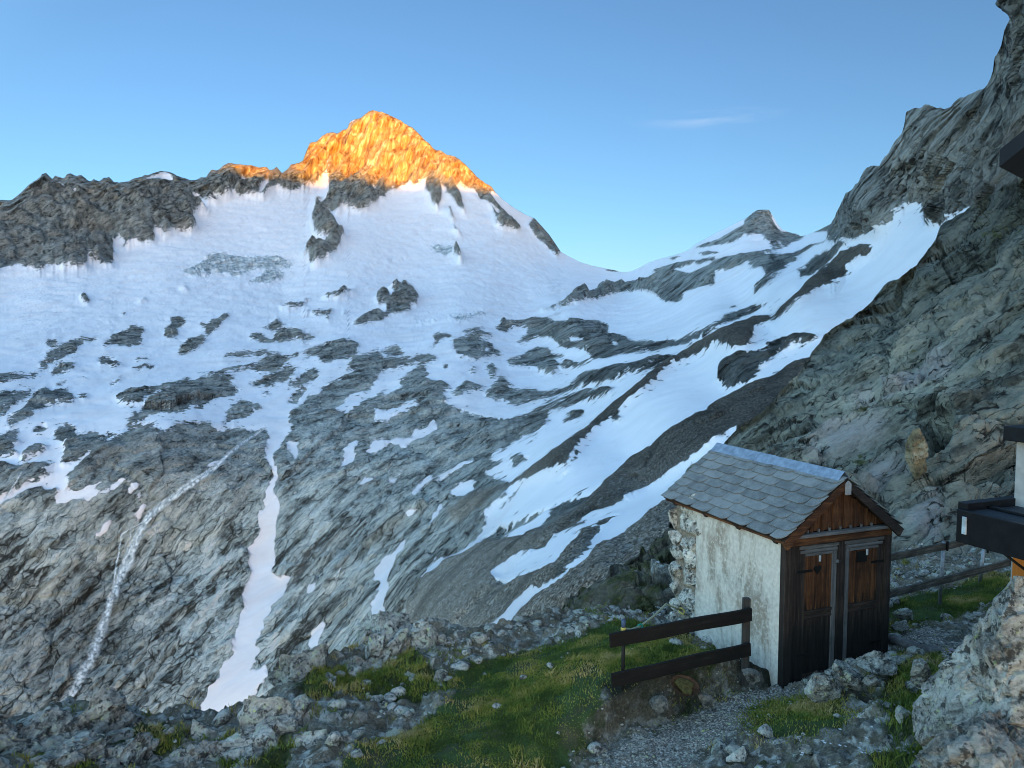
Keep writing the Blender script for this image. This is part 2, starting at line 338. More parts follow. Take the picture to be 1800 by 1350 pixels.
MD = [(-420,450,2350),(-300,420,2400),(0,352,2700),(230,322,3100),(400,288,3600),(510,292,3900),(655,196,4300),(760,257,4250),(866,332,4150),(985,445,3700),(1100,478,3200),
(-420,560,1800),(-300,540,1850),(0,478,2200),(200,440,2600),(345,395,3000),(500,320,3700),(560,315,3900),(700,340,3900),(780,330,3950),(620,370,3500),(800,400,3500),(900,430,3450),
(500,420,3000),(650,440,2950),(300,500,2200),(500,500,2450),(700,500,2550),(900,500,2650),(1050,500,2800),(0,560,1700),(300,580,1650),(550,560,1850),(750,550,2000),(950,545,2100),
(0,650,1150),(200,640,1250),(400,620,1400),(600,610,1450),(800,590,1500),(1000,560,1600),(0,740,880),(200,700,1000),(400,700,1050),(600,700,1050),(800,660,1100),(1000,640,1150),
(-350,800,760),(0,850,740),(150,790,800),(300,740,880),(480,760,900),(600,800,820),(800,750,850),(950,720,850),(-350,1050,640),(0,1000,680),(150,1000,700),(300,950,740),(480,950,740),(600,950,690),(750,900,640),(850,850,620),
(0,1250,600),(200,1230,620),(400,1200,620),(550,1150,600),(700,1080,500),(800,1000,460),(880,950,430),(-350,1400,540),(0,1400,560),(300,1400,560),(600,1350,520),(800,1250,330),(900,1200,230),
(1000,800,490),(1130,690,580),(1280,590,650),(1400,520,690),(1520,435,760),(1000,900,360),(1100,800,450),(1200,720,450),(1270,690,490),(1300,760,300),(1150,870,290),(1050,930,260),(950,1050,200),(850,1140,230),(1100,950,200),(1175,930,170),(1050,1000,170),
(1400,640,450),(1500,560,520),(1600,450,600),(1630,360,680),(1480,480,750),(1460,420,950),(1200,560,1200),(1300,540,1050),(1200,500,1700),(1330,450,1500),(1230,440,2000),(1340,372,2100),(1400,412,1900),(1450,400,1500),
(1480,365,900),(1520,300,850),(1620,185,800),(1700,165,720),(1745,130,650),(1785,0,560),(1560,370,720),(1700,300,560),(1800,200,480),(1900,0,400),(2150,-450,330),(2000,200,380),(1900,400,340),(2000,700,250),(1700,600,350),(1500,800,250),(1400,950,190),(2150,800,220)]
mdepth = tps([(a, b, math.log(c)) for a, b, c in MD], 0.003)

# rock and snow areas: (letter of the survey sheet, kind, outline); later areas lie over earlier ones
SHEET = {'A': (400, 150, 3.0), 'B': (0, 250, 3.0), 'C': (0, 600, 3.0), 'D': (500, 500, 3.0), 'E': (1000, 300, 2.25), 'F': (0, 900, 3.0), 'G': (500, 900, 3.0), 'X': (0, 0, 1.0)}
AREAS = """
X r -420,380 -420,520 -200,500 0,478 13,475 28,468 43,470 67,473 82,468 100,473 117,479 133,478 147,473 152,460 167,461 187,468 192,467 203,450 217,443 230,435 253,432 267,433 273,423 287,422 293,417 307,413 320,410 340,414 347,407 345,393 353,383 365,380 353,370 345,357 360,360 372,362 386,355 400,350 413,340 430,346 446,347 460,353 467,347 480,334 500,338 520,338 527,332 547,333 555,327 560,320 600,240 400,240
B s 1000,250 1030,262 1060,300 1085,330 1098,352 1075,345 1040,310 1010,285
B s 1112,290 1140,305 1165,318 1120,318
B s 1260,155 1278,150 1312,215 1290,222 1262,200
B s 1345,245 1380,215 1385,180 1425,170 1405,240 1375,300 1345,272
B s 1190,225 1215,235 1240,275 1225,285
B s 1165,200 1180,205 1190,245 1178,240
B s 300,205 320,210 340,235 362,245 345,252 318,240
B s 372,248 392,252 410,268 405,285 385,275
B s 735,195 800,180 835,165 865,155 905,168 905,215 870,208 830,195 780,205
B s 685,228 700,235 708,255 695,250
B s 893,255 905,270 925,305 912,300
B s 820,288 840,300 865,328 850,325
B s 925,360 940,370 958,385 945,382
B s 680,315 692,325 690,342
B s 590,545 620,520 680,540 660,560 640,590 610,600
B s 818,470 830,485 860,500 850,525 810,545
B s 450,595 488,608 480,615
B s 152,305 180,325 170,330
B s 412,200 425,208 420,220
B s 445,205 465,215 460,225
A p 300,420 330,408 400,380 430,290 620,220 750,130 850,140 960,200 1100,310 1250,380 1350,470 1420,565 1300,545 1200,545 1110,520 1080,495 1050,490 980,540 890,560 800,555 700,530 660,500 600,475 540,490 470,505 440,550 400,500
X p 408,294 420,280 470,284 476,300 472,318 455,312 440,322 425,308
A r 540,500 580,475 640,480 660,500 700,530 760,545 800,555 835,560 832,602 790,590 780,610 750,630 720,650 680,665 650,650 600,650 595,670 560,680 520,670 485,635 500,600 530,580
A s 735,560 750,590 770,560 765,548
A s 600,575 640,600 650,625 615,610
A r 700,330 715,328 710,380 695,430 670,465 678,420 690,370
A r 445,610 465,610 490,660 540,730 580,755 620,790 625,815 600,835 590,850 595,875 570,890 540,920 480,950 430,950 405,945 430,920 395,895 400,880 440,870 500,865 545,850 565,840 545,815 510,825 480,800 460,755 425,740 435,690 440,650
A r 1030,530 1070,490 1090,500 1115,540 1125,600 1120,640 1110,655 1080,635 1055,590 1035,575
A r 1120,525 1170,530 1210,560 1225,600 1230,665 1205,655 1180,610 1150,560
A r 1140,655 1160,655 1185,705 1190,735 1220,785 1200,785 1185,735 1150,690
A r 1270,545 1330,545 1370,570 1400,610 1450,660 1510,710 1545,740 1535,775 1490,770 1440,770 1405,740 1390,690 1390,650 1370,610 1320,590
A s 1385,640 1400,640 1440,700 1420,710
A r 1585,735 1620,700 1680,760 1730,830 1755,875 1720,910 1690,900 1660,850 1620,790
A r 1175,865 1190,860 1215,890 1222,930 1200,920
B i 950,680 1050,640 1100,605 1200,588 1270,600 1350,600 1450,605 1520,625 1560,660 1520,670 1400,670 1300,680 1270,700 1200,690 1130,690 1050,700
B i 1280,720 1400,690 1450,678 1520,700 1500,730 1430,735 1410,755 1380,735 1310,735
A i 1050,860 1080,830 1180,850 1170,900 1100,890
A i 740,905 830,905 920,920 910,935 820,915
D i 840,170 960,150 1080,150 1070,165 960,175 860,185
D i 650,205 830,170 850,176 700,206
A r 500,1120 540,1110 600,1110 670,1100 660,1115 600,1140 580,1130 540,1140
A r 290,1170 380,1165 430,1145 435,1165 400,1180 330,1180
A r 400,1215 430,1200 445,1215 425,1230
A r 455,1210 490,1195 520,1200 555,1180 555,1200 540,1215 565,1235 545,1250 530,1215 480,1220
A r 610,1210 630,1185 650,1185 640,1205 615,1218
A r 765,1140 800,1120 840,1120 850,1140 830,1165 800,1175
A r 830,1090 870,1095 910,1080 950,1065 990,1075 980,1090 920,1105 885,1130 860,1110
A r 835,1165 880,1145 910,1140 930,1120 1000,1110 1000,1160 960,1165 960,1200 910,1220 850,1215 860,1190
A r 650,1275 700,1245 760,1220 850,1210 870,1220 800,1240 720,1275 670,1285
B r 430,830 455,815 485,840 465,858 435,855
B r 860,1020 880,985 910,970 900,945 950,932 985,940 975,970 940,990 930,1015 880,1032
B r 920,1128 935,1085 980,1055 1040,1035 1080,1025 1095,1045 1080,1075 1030,1095 980,1115 940,1130
B r 1085,1005 1110,990 1050,975 1050,955 1120,955 1170,925 1210,918 1220,945 1190,965 1150,985 1115,1020 1095,1020
B r 535,1085 560,1045 600,1015 660,1000 690,990 660,975 720,975 775,985 770,1005 740,1010 775,1045 720,1045 740,1068 660,1065 590,1065 550,1085
B r 210,1052 300,1042 305,1088 250,1082
B r 220,1150 250,1115 310,1095 330,1065 400,1040 510,1010 500,1030 440,1050 400,1085 350,1120 300,1140 245,1160
B r 185,1165 215,1150 245,1185 210,1198
B r -300,1240 0,1215 60,1213 150,1208 205,1203 180,1227 120,1237 60,1252 0,1252 -300,1290
B r 255,1222 290,1190 330,1165 390,1155 380,1185 390,1200 330,1215
B r 515,1135 580,1128 645,1170 600,1192 540,1167
B r 680,1138 720,1118 760,1133 830,1150 760,1150 700,1153
B r 668,1195 730,1193 802,1188 790,1208 710,1213
B r 280,1287 330,1260 370,1262 300,1288
B r 395,1247 440,1230 472,1240 430,1254
B r 568,1277 620,1238 655,1245 600,1278
B r 1305,1025 1350,1013 1440,1015 1490,988 1550,998 1620,998 1685,1020 1650,1038 1600,1037 1550,1050 1470,1057 1450,1032 1380,1052 1320,1047
B r 1380,985 1450,958 1480,948 1502,970 1450,992
B r 1475,872 1570,863 1638,848 1622,877 1540,884
B r 1150,1130 1200,1105 1300,1113 1400,1113 1500,1113 1500,1127 1400,1132 1300,1132 1170,1142
B r 1030,1220 1150,1205 1250,1190 1330,1180 1400,1150 1490,1135 1600,1105 1560,1130 1500,1165 1440,1200 1400,1215 1330,1200 1250,1215 1130,1230
B r 1330,1290 1380,1245 1440,1225 1480,1190 1550,1185 1540,1235 1520,1270 1480,1260 1420,1290 1360,1305
B r 1545,1290 1580,1240 1640,1200 1675,1200 1670,1235 1620,1270 1570,1295
B r 640,905 680,890 690,900 660,915
B r 745,840 775,825 785,832 765,848
B r 955,785 985,775 995,790 970,795
C r 610,297 680,265 800,240 900,220 1000,200 1030,205 940,235 880,255 840,275 760,310 700,330 640,335
C r 680,400 760,340 850,290 950,230 1050,210 1150,185 1260,185 1220,220 1250,250 1275,255 1240,285 1170,300 1110,320 1060,355 1000,345 940,370 880,370 800,385 720,420 620,460 660,430
C r 1170,440 1200,370 1240,330 1300,312 1360,320 1375,350 1340,390 1290,410 1230,420 1190,440
C r 1378,285 1410,260 1442,270 1410,294
C r 1525,320 1540,285 1590,255 1605,280 1570,310 1540,325
C r 1605,62 1640,30 1700,15 1800,0 1800,80 1760,90 1720,105 1690,75 1640,65
C r 35,430 40,405 100,370 160,320 190,270 240,255 280,270 340,265 385,290 385,310 340,335 280,350 250,360 200,385 150,410 70,437
C r -400,420 -400,290 0,268 40,253 130,253 180,265 130,300 100,320 60,335 40,370 0,392
C r 390,290 430,275 490,265 430,295
C r 158,467 190,435 220,433 242,460 200,470
C r -400,640 -400,500 0,478 60,463 103,463 75,510 117,530 70,570 103,590 40,612 0,622
C r 115,592 170,563 252,558 240,582 180,612 130,622
C r 0,655 100,660 200,650 330,625 300,645 230,725 170,730 130,765 60,800 0,835 -400,900 -400,680
C r 0,870 140,785 220,765 330,640 355,590 340,545 302,520 300,500 335,455 400,435 385,490 430,480 600,475 545,535 620,515 650,465 720,435 800,432 820,465 870,470 920,440 1000,405 1060,425 1105,440 1110,465 1180,470 1250,470 1300,457 1380,468 1415,475 1400,570 1418,640 1420,720 1410,800 1385,840 1370,930 1340,1060 1320,1180 1300,1300 1280,1360 1250,1500 1230,1590 1190,1680 1100,1820 1060,1980 1000,2060 900,2200 600,2500 -1200,2500 -1200,1000
C s 130,760 175,725 230,730 300,640 330,630 330,665 420,620 490,575 490,590 450,630 400,680 380,710 350,730 380,740 345,800 420,790 500,730 550,680 540,710 480,780 530,790 600,740 680,685 670,715 600,780 520,815 470,855 400,840 340,850 280,865 310,820 325,790 240,785 200,765
C s 680,790 700,755 735,735 755,750 740,780 700,805
C s 735,835 720,825 745,785 755,790 750,830
C s 690,970 715,930 725,880 745,845 775,850 765,910 745,935 710,970
C s 488,1000 540,965 592,936 582,987 530,1002 512,1042 495,1037
C s 1065,662 1100,630 1140,608 1157,625 1110,652
C s 1163,642 1200,613 1220,620 1180,647
C s 778,800 790,796 792,815 780,815
X r 507,747 517,743 513,763 500,777 483,800 482,817 487,847 488,880 493,910 483,937 487,967 485,1000 490,1013 512,1012 512,1010 500,1040 483,1073 460,1117 450,1130 447,1163 437,1187 443,1183 475,1162 467,1183 447,1220 427,1253 377,1288 330,1400 1300,1400 1400,900 1100,850 1060,860 890,930 853,923 870,897 897,877 897,850 867,843 850,827 873,818 893,808 857,810 867,790 890,783 903,772 933,760 963,747 967,728 977,715 973,725 1000,713 1033,705 1073,693 1080,683 1033,687 993,703 960,713 927,730 900,737 867,735 833,730 830,723 807,717 787,717 783,700 787,687 795,677 783,670 757,675 747,667 757,660 747,640 717,657 700,670 700,687 677,700 677,687 643,710 617,727 590,727 613,700 647,687 668,670 665,658 673,653 717,643 753,640 775,632 767,628 733,627 693,628 673,628 670,615 660,612 643,617 620,630 600,652 613,655 633,650 610,663 583,677 560,693 520,720
D s 270,985 290,930 320,860 390,800 390,840 360,890 350,930 300,965
D s 440,748 480,700 480,660 510,660 600,655 690,605 712,610 690,650 610,680 560,710 500,730
D s 405,912 430,880 490,815 540,825 580,805 640,800 720,745 780,722 806,735 790,765 720,800 640,815 610,857 570,852 540,842 480,887
D s 265,680 300,640 340,600 440,560 510,515 525,515 500,540 420,590 350,682 300,690
D s 495,510 505,468 600,440 700,420 745,418 650,470 605,510 600,560 530,610 530,570
D s 370,1050 400,1020 467,1013 460,1042 430,1067 400,1060
D s 525,1035 560,1030 602,988 600,1012 580,1057 550,1072
D s 668,1112 680,1060 740,1000 765,978 770,1010 850,970 940,925 1012,878 1010,912 940,952 860,987 780,1032 730,1062 710,1102 680,1120
D s 878,1092 910,1050 990,1018 1032,1040 1000,1072 1022,1092 960,1132 915,1132
D s 658,1200 710,1178 700,1212 670,1227
D s 748,1272 770,1220 820,1163 832,1180 800,1232 770,1267
D s 785,790 800,785 810,792 795,798
G s 453,362 480,310 520,260 590,200 640,123 642,160 600,230 580,290 550,350 540,400 525,460 515,500 532,510 510,560 560,528 562,550 540,590 470,632 428,637 460,570 465,530 480,450 500,350 480,345
G s 105,760 150,650 165,610 195,583 202,605 185,660 165,720 140,755
G s 118,380 190,373 170,412 150,427 123,422
G s 840,585 875,568 872,602 845,612
C s 1515,592 1530,528 1560,545 1592,538 1570,582 1540,617
D r 920,235 980,230 1060,232 1050,240 980,252 925,248
D r 763,280 800,263 892,260 880,280 810,300 780,298
D r 735,360 790,310 870,285 830,310 770,347
D r 1090,230 1140,220 1150,190 1240,190 1240,210 1290,200 1380,185 1480,205 1540,190 1600,185 1680,195 1715,215 1690,250 1760,280 1800,300 1800,370 1730,385 1650,380 1600,410 1540,440 1450,445 1480,415 1520,395 1620,390 1640,360 1610,355 1580,365 1570,310 1520,320 1500,345 1430,310 1420,285 1390,280 1340,280 1300,300 1240,320 1215,310 1280,275 1290,230 1240,230 1180,240 1180,260 1130,250
D r 885,335 890,300 930,275 1000,260 1110,265 1090,285 1060,280 1040,300 1110,320 1100,335 1000,335 1020,345 1140,345 1140,385 1040,380 1000,395 900,390 900,350
D r 1180,400 1250,385 1290,350 1340,335 1400,340 1400,365 1480,370 1470,390 1420,395 1450,420 1440,460 1410,475 1350,460 1320,435 1250,435 1185,430
D r 832,415 870,408 873,440 845,437
D r 968,435 1000,428 1012,450 980,467
D r 1058,430 1090,418 1127,440 1120,470 1080,507 1085,470 1065,455
D r 1100,535 1130,490 1180,495 1180,525 1210,530 1160,550 1230,560 1290,550 1380,565 1410,560 1550,520 1600,460 1640,450 1800,450 1800,490 1700,520 1600,540 1500,570 1400,600 1300,620 1220,640 1150,610 1070,600 1060,580
D r 880,592 900,560 950,518 1000,530 1062,545 1040,562 980,560 920,592
D r 1468,717 1500,680 1582,663 1570,692 1520,712 1480,727
D r 1185,915 1230,893 1292,910 1240,932 1200,967 1200,935
D r 103,360 200,310 300,293 380,310 412,320 380,345 370,380 330,382 250,402 200,402 190,370 130,365
D r 518,350 570,323 610,335 620,353 680,353 620,364 550,367
D r 40,540 80,480 150,443 177,450 172,485 130,510 70,547
D r 23,620 45,580 95,553 107,580 70,617
D r 0,402 0,373 60,360 102,348 90,372
D r 1320,148 1400,125 1480,95 1560,60 1640,45 1740,15 1800,-5 1800,45 1700,60 1620,85 1540,105 1460,125 1380,145
E r 0,520 50,500 200,460 260,440 350,415 380,400 400,400 490,400 560,370 600,345 680,335 760,330 800,340 900,320 980,285 1012,273 960,310 900,345 850,380 800,440 760,480 735,502 740,470 780,410 770,390 730,395 710,365 640,385 580,410 580,450 520,455 450,480 450,515 380,517 340,490 280,490 220,490 100,515 30,532
E s 240,452 320,425 350,422 330,435 260,458
E r 912,427 920,390 960,355 1020,325 1112,278 1080,310 1050,340 1040,380 990,407
E r 490,310 540,285 620,250 690,208 700,190 740,160 770,145 800,150 802,190 820,220 840,240 870,243 925,260 850,275 800,277 770,250 700,260 640,285 560,297
E s 540,287 600,255 660,225 698,190 692,215 640,245 580,275
E s 735,205 742,215 738,222
E r 730,327 800,300 850,280 900,265 935,260 850,295 780,322
E r 965,245 1000,225 1055,208 1020,237
E r 335,402 400,380 480,358 560,338 585,350 500,370 430,397 360,407
E r 395,347 450,333 425,357
E r 480,330 540,318 600,312 560,328
E r 135,390 200,395 195,402 150,400
E r 0,588 100,590 160,610 150,640 200,650 250,680 350,680 430,670 500,640 560,610 640,570 740,540 802,522 760,555 700,580 600,620 520,660 470,680 400,695 330,715 260,725 170,740 0,752
E s 0,660 75,668 40,682 0,678
E s 0,702 60,710 97,740 40,762 0,757
E s 170,685 200,690 195,705 175,700
E r 0,850 50,800 130,790 250,770 350,740 430,735 442,730 380,770 300,790 200,810 120,840 0,867
E r 0,908 80,870 182,860 150,887 60,917 0,927
E r 0,960 60,953 30,982 0,992
E r 630,545 665,540 640,555
E m 1200,292 1130,310 1080,350 1000,420 930,470 880,515 800,575 700,610 600,640 500,700 420,750 300,835 170,940 60,1040 0,1082 -225,1250 -405,1310 -465,1363 -450,1395 -400,1395 -330,1362 -250,1270 0,1170 20,1130 50,1090 170,980 270,890 380,800 440,770 520,720 590,680 610,690 660,700 670,680 720,670 740,632 800,602 850,572 900,524 980,475 1080,438 1170,352 1205,322
D m 1440,1055 1490,1000 1520,960 1545,900 1555,905 1540,940 1500,1000 1470,1040
E r 595,770 650,740 720,710 800,690 860,670 940,655 992,658 900,690 860,710 800,740 740,790 720,820 670,842 600,852 592,820
E m 620,690 680,675 725,665 700,700 650,710
E s 640,715 700,700 690,725 650,735
E s 690,712 780,700 800,705 740,725 690,728
D r 1745,700 1760,690 1765,705 1750,712
E r 180,985 205,965 212,980 195,1000
X m 740,1025 773,1003 813,983 853,953 880,953 913,950 967,933 1000,913 1033,893 1044,873 1089,833 1147,793 1178,767 1213,744 1249,727 1284,704 1320,687 1369,664 1400,640 1500,640 1500,1250 690,1250 707,1100 733,1050
X s 740,1025 747,1013 773,980 770,997 800,977 853,930 913,888 893,920 853,950 813,983 773,1003
X s 893,953 885,948 920,925 960,905 980,893 960,925 933,945
X s 870,1016 900,997 927,980 960,963 980,945 1013,930 1040,905 1075,895 1130,868 1187,838 1267,783 1300,760 1300,800 1230,850 1180,885 1100,938 1075,955 1047,968 1033,1000 980,1033 950,1050 923,1073 900,1100 877,1120 853,1133 833,1150 823,1147 840,1130 860,1107 890,1080 910,1057 943,1033 980,1017 1000,997 1033,967 1060,930 1040,933 1000,963 983,990 930,1010 897,1027 877,1027
X m 1047,927 1075,910 1090,908 1060,930
X m 1010,940 1030,933 1037,938 1015,945
X m 942,1030 955,1020 975,1012 968,1022 950,1035
X s 1030,930 1046,926 1040,932
"""
def areas():
    for ln in AREAS.strip().splitlines():
        sh, k, s = ln.split(' ', 2)
        x0, y0, m = SHEET[sh]
        yield k, [(x0 + a / m, y0 + b / m) for a, b in pts(s)]

# ------------------------------------------------------------------ the mountainside as one surveyed surface
STEP = 1.8
MX = np.arange(-330, 2100, STEP); NR = 640
sx = np.array(SKY)
sky_y = np.interp(MX, sx[:, 0], sx[:, 1])
jag = fbm(np.stack([MX / 17.0, 0 * MX, 0 * MX], -1), 5, 0.6, 40)
rocky = np.interp(MX, [-330, 870, 880, 1060, 1100, 1300, 1310, 1420, 1450, 1470, 2100], [1, 1, .1, .1, .1, .2, .8, .6, .3, 1, 1])
sky_y = sky_y + jag * np.where(MX > 1462, 4.6, 2.4) * rocky
bot = np.interp(MX, [-330, 700, 900, 1100, 1300, 2100], [1400, 1400, 1320, 1180, 1010, 900])
T = np.linspace(0, 1, NR) ** 1.0
MPX = np.repeat(MX[None], NR, 0); MPY = sky_y[None] + T[:, None] * (bot - sky_y)[None]
MDEP = np.exp(mdepth(MPX, MPY))
MP = P(MPX, MPY, MDEP)
rock = np.zeros(MPX.shape, np.float32); scree = rock.copy(); ice = rock.copy(); peak = rock.copy(); mor = rock.copy()
# everything on the rock face right of the snow couloir is rock
r1 = [(1457, 420), (1467, 427), (1489, 418), (1511, 415), (1538, 402), (1556, 391), (1578, 376), (1600, 364), (1627, 356), (1624, 395), (1655, 396), (1700, 360), (2200, 500), (2200, -600), (1400, -600), (1400, 410)]
_w = np.stack([MPX / 34.0, MPY / 26.0, 0 * MPX], -1).reshape(-1, 3)
_lim = np.where((MPX > 850) & (MPY > 480), 0.22, 1.0) * np.clip((MPY - sky_y[None]) / 30, 0.1, 1)
mx = MPX + fbm(_w, 4, 0.6, 301).reshape(MPX.shape) * 6.5 * _lim; my = MPY + fbm(_w + 31, 4, 0.6, 302).reshape(MPX.shape) * 4.5 * _lim
for k, poly in areas():
    m = inpoly(mx, my, poly)
    if k == 'r': rock[m] = 1; ice[m] = 0
    elif k == 's': rock[m] = 0; scree[m] = 0; ice[m] = 0; mor[m] = 0
    elif k == 'm': rock[m] = 1; scree[m] = 1; mor[m] = 1
    elif k == 'i': ice[m] = 1
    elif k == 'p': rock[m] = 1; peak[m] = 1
m = inpoly(mx, my, r1) & (MPX > 1455); rock[m] = 1; scree[m] = 0
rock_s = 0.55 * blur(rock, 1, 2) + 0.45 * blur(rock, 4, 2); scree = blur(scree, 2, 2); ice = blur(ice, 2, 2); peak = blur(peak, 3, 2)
near = 4 * blur(rock, 11, 2); near = near * (1 - near / 4) * np.clip(1.35 - MDEP / 1700, .12, 1).astype(np.float32); bulge = blur(rock, 5, 2); mors = blur(mor, 5, 2)
# smooth-surface normals, then relief: rock stands out and is broken, snow stays smooth
du = np.gradient(MP, axis=1); dv = np.gradient(MP, axis=0)
NRM = np.cross(dv, du); NRM /= np.linalg.norm(NRM, axis=-1, keepdims=True) + 1e-9
flip = (NRM * MP).sum(-1) > 0
NRM[flip] *= -1
NRM = np.stack([blur(NRM[..., c].astype(np.float32), 8, 2) for c in range(3)], -1); NRM /= np.linalg.norm(NRM, axis=-1, keepdims=True)
fl = MP.reshape(-1, 3); disp = np.zeros(len(fl), np.float32)
dep = MDEP.reshape(-1); rk = rock_s.reshape(-1); scr = scree.reshape(-1)
pix = dep * STEP / FPX                        # spacing of the survey points, metres
def rotq(q, ang, sc, yaw=0.0):
    c, s = math.cos(ang), math.sin(ang)
    y = q[:, 1] + yaw * q[:, 0]
    return np.stack([(q[:, 0] * c + q[:, 2] * s) * sc[0], y * sc[1], (-q[:, 0] * s + q[:, 2] * c) * sc[2]], -1)
flat_f = tps([(-300, 500, .6), (200, 600, .9), (600, 600, .9), (1000, 600, .9), (200, 760, .7), (600, 720, .6), (0, 900, .15), (300, 950, 0), (600, 1000, 0), (800, 1100, 0), (1300, 500, .7), (1600, 300, 0), (1800, 100, 0), (300, 380, 0), (700, 280, 0), (900, 850, .2), (0, 1300, 0), (600, 1350, 0), (1500, 800, .8), (1000, 400, .5)], 0.01)
flat = np.clip(flat_f(MPX, MPY), 0, 1).astype(np.float32).reshape(-1)
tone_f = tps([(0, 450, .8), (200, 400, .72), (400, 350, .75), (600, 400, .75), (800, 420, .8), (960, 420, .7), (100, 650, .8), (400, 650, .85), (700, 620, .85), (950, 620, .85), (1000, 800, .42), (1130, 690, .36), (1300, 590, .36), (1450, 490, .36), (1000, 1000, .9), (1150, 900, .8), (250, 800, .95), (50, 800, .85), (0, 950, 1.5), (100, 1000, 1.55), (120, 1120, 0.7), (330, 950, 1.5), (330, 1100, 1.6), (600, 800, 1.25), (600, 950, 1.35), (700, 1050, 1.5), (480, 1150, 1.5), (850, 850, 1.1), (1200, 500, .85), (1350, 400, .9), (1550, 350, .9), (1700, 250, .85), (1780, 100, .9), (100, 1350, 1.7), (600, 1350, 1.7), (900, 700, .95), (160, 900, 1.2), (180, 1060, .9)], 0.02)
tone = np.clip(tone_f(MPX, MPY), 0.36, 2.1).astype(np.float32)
slab = np.clip((tone.reshape(-1) - 1.05) / 0.5, 0, 1)
act = rk > 0.02; q = fl[act]; px_ = pix[act]; far = np.clip((dep[act] - 1700) / 900, 0, 1)
wob = np.stack([fbm(q / 60, 3, 0.5, 60 + c) for c in range(3)], -1) * 7
q2 = q + wob
amp = np.zeros(len(q), np.float32)
ang_lo, ang_hi = R(52), R(33)
for wl, am, sd_ in ((90, 7.0, 1), (34, 3.8, 2), (13, 1.9, 3), (5, 0.8, 4)):
    fade = np.clip(wl / (px_ * 4.0) - 0.35, 0, 1)
    h1, e1 = facets(rotq(q2, ang_lo, (0.2 / wl, 0.7 / wl, 1.15 / wl), 0.3), 10 * sd_)
    h2, e2 = facets(rotq(q2, ang_hi, (0.22 / wl, 0.7 / wl, 1.15 / wl), -0.2), 10 * sd_ + 5)
    f = flat[act]
    crack = 1 - np.clip(np.where(f > .5, e2, e1) / 0.12, 0, 1)
    amp += fade * am * (1 - 0.3 * slab[act] * (wl < 60)) * ((1 - f) * h1 + f * h2 - 0.22 * crack)
amp += fbm(q / 45.0, 8, 0.56, 5, ridge=True, cut=45.0 / (2.2 * px_)) * 0.9 + fbm(rotq(q, R(52), (1 / 90., 1 / 40., 1 / 14.)), 6, 0.6, 6, ridge=True, cut=14.0 / (2.0 * px_)) * 1.5 * (1 - flat[act])
# big gullies and ribs of the far walls and the summit
rib = fbm(rotq(q + wob * 2, R(-14), (1 / 75., 1 / 500., 1 / 620.)), 5, 0.55, 7, ridge=True, cut=75.0 / (2.5 * px_))
rib2 = fbm(q / 190.0, 6, 0.55, 8, ridge=True, cut=190.0 / (2.5 * px_))
amp = amp * (1 + 0.8 * far) * np.where((MPX.reshape(-1)[act] > 1455) & (MPY.reshape(-1)[act] < 430), 1.7, 1.0) + far * (rib * 32 + rib2 * 15 + fbm(rotq(q + wob, R(-14), (1 / 26., 1 / 260., 1 / 300.)), 4, 0.55, 17, ridge=True, cut=26.0 / (2.2 * px_)) * 9)
disp[act] = amp * rk[act] * (1 - 0.75 * scr[act])
# rubble
sact = scr > 0.05
disp[sact] += fbm(fl[sact] / 6.0, 4, 0.7, 9, cut=6.0 / (2.0 * pix[sact])) * 0.55 * scr[sact]
disp += bulge.reshape(-1) * np.clip(dep / 1000, .3, 3) * 2.2 + mors.reshape(-1) * np.clip(dep / 700, .2, 1.3) * 7.0
sn = 1 - rk
disp += sn * (fbm(fl / 160.0, 5, 0.5, 11) * 2.2 + fbm(rotq(fl, R(35), (.01, .03, .06)), 4, 0.5, 12) * 1.0 * np.clip(dep / 900, .25, 2.5))
icm = ice.reshape(-1); ia = icm > 0.05
disp[ia] += icm[ia] * (facets(fl[ia] / 24.0, 77)[0] * 9 + fbm(fl[ia] / 18.0, 4, 0.6, 13, ridge=True) * 4)
topw = np.clip(T * NR / 3.0, 0, 1)[:, None].repeat(len(MX), 1).reshape(-1)
tocam = -MP / np.linalg.norm(MP, axis=-1, keepdims=True)
wv = np.clip((MPY - sky_y[None]) / 60.0, 0, 1)[..., None]
DIR = NRM * wv + tocam * (1 - wv)
VM = (fl + DIR.reshape(-1, 3) * (disp * topw)[:, None]).reshape(NR, len(MX), 3)
# the back of the ridges: the surface goes over the skyline and down behind
back = []
for k, (a, b) in enumerate(((0.012, 0.004), (0.035, 0.02), (0.09, 0.07), (0.25, 0.22))):
    B = VM[0].copy(); d0 = MDEP[0]
    B[:, 1] += d0 * a; B[:, 0] += B[:, 0] * a; B[:, 2] -= d0 * b + fbm(B / 80., 3, 0.5, 30 + k) * d0 * 0.004
    back.append(B)
NB = len(back)
VA = np.concatenate([np.stack(back[::-1]), VM], 0)
def ext(a): return np.concatenate([np.repeat(a[:1], NB, 0), a], 0)
warm_f = tps([(0, 450, .25), (200, 700, .35), (350, 700, .5), (300, 800, .35), (50, 950, 0), (300, 1050, 0), (300, 950, 0), (450, 900, 0), (600, 900, 0), (560, 1150, .1), (850, 760, .3), (900, 900, .25), (720, 1000, .45), (680, 1150, .4), (1000, 600, .3), (1350, 400, .2), (1600, 300, .75), (1750, 200, .75), (1700, 60, .7), (200, 350, .2), (480, 310, .4), (700, 250, .5)], 0.02)
warm = np.clip(warm_f(MPX, MPY), 0, 0.8).astype(np.float32)
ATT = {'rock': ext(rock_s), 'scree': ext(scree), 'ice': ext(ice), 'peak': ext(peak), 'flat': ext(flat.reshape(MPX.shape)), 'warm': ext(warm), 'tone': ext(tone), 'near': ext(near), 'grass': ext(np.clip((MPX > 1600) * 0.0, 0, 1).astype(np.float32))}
F = grid_faces(VA.shape[0], VA.shape[1])
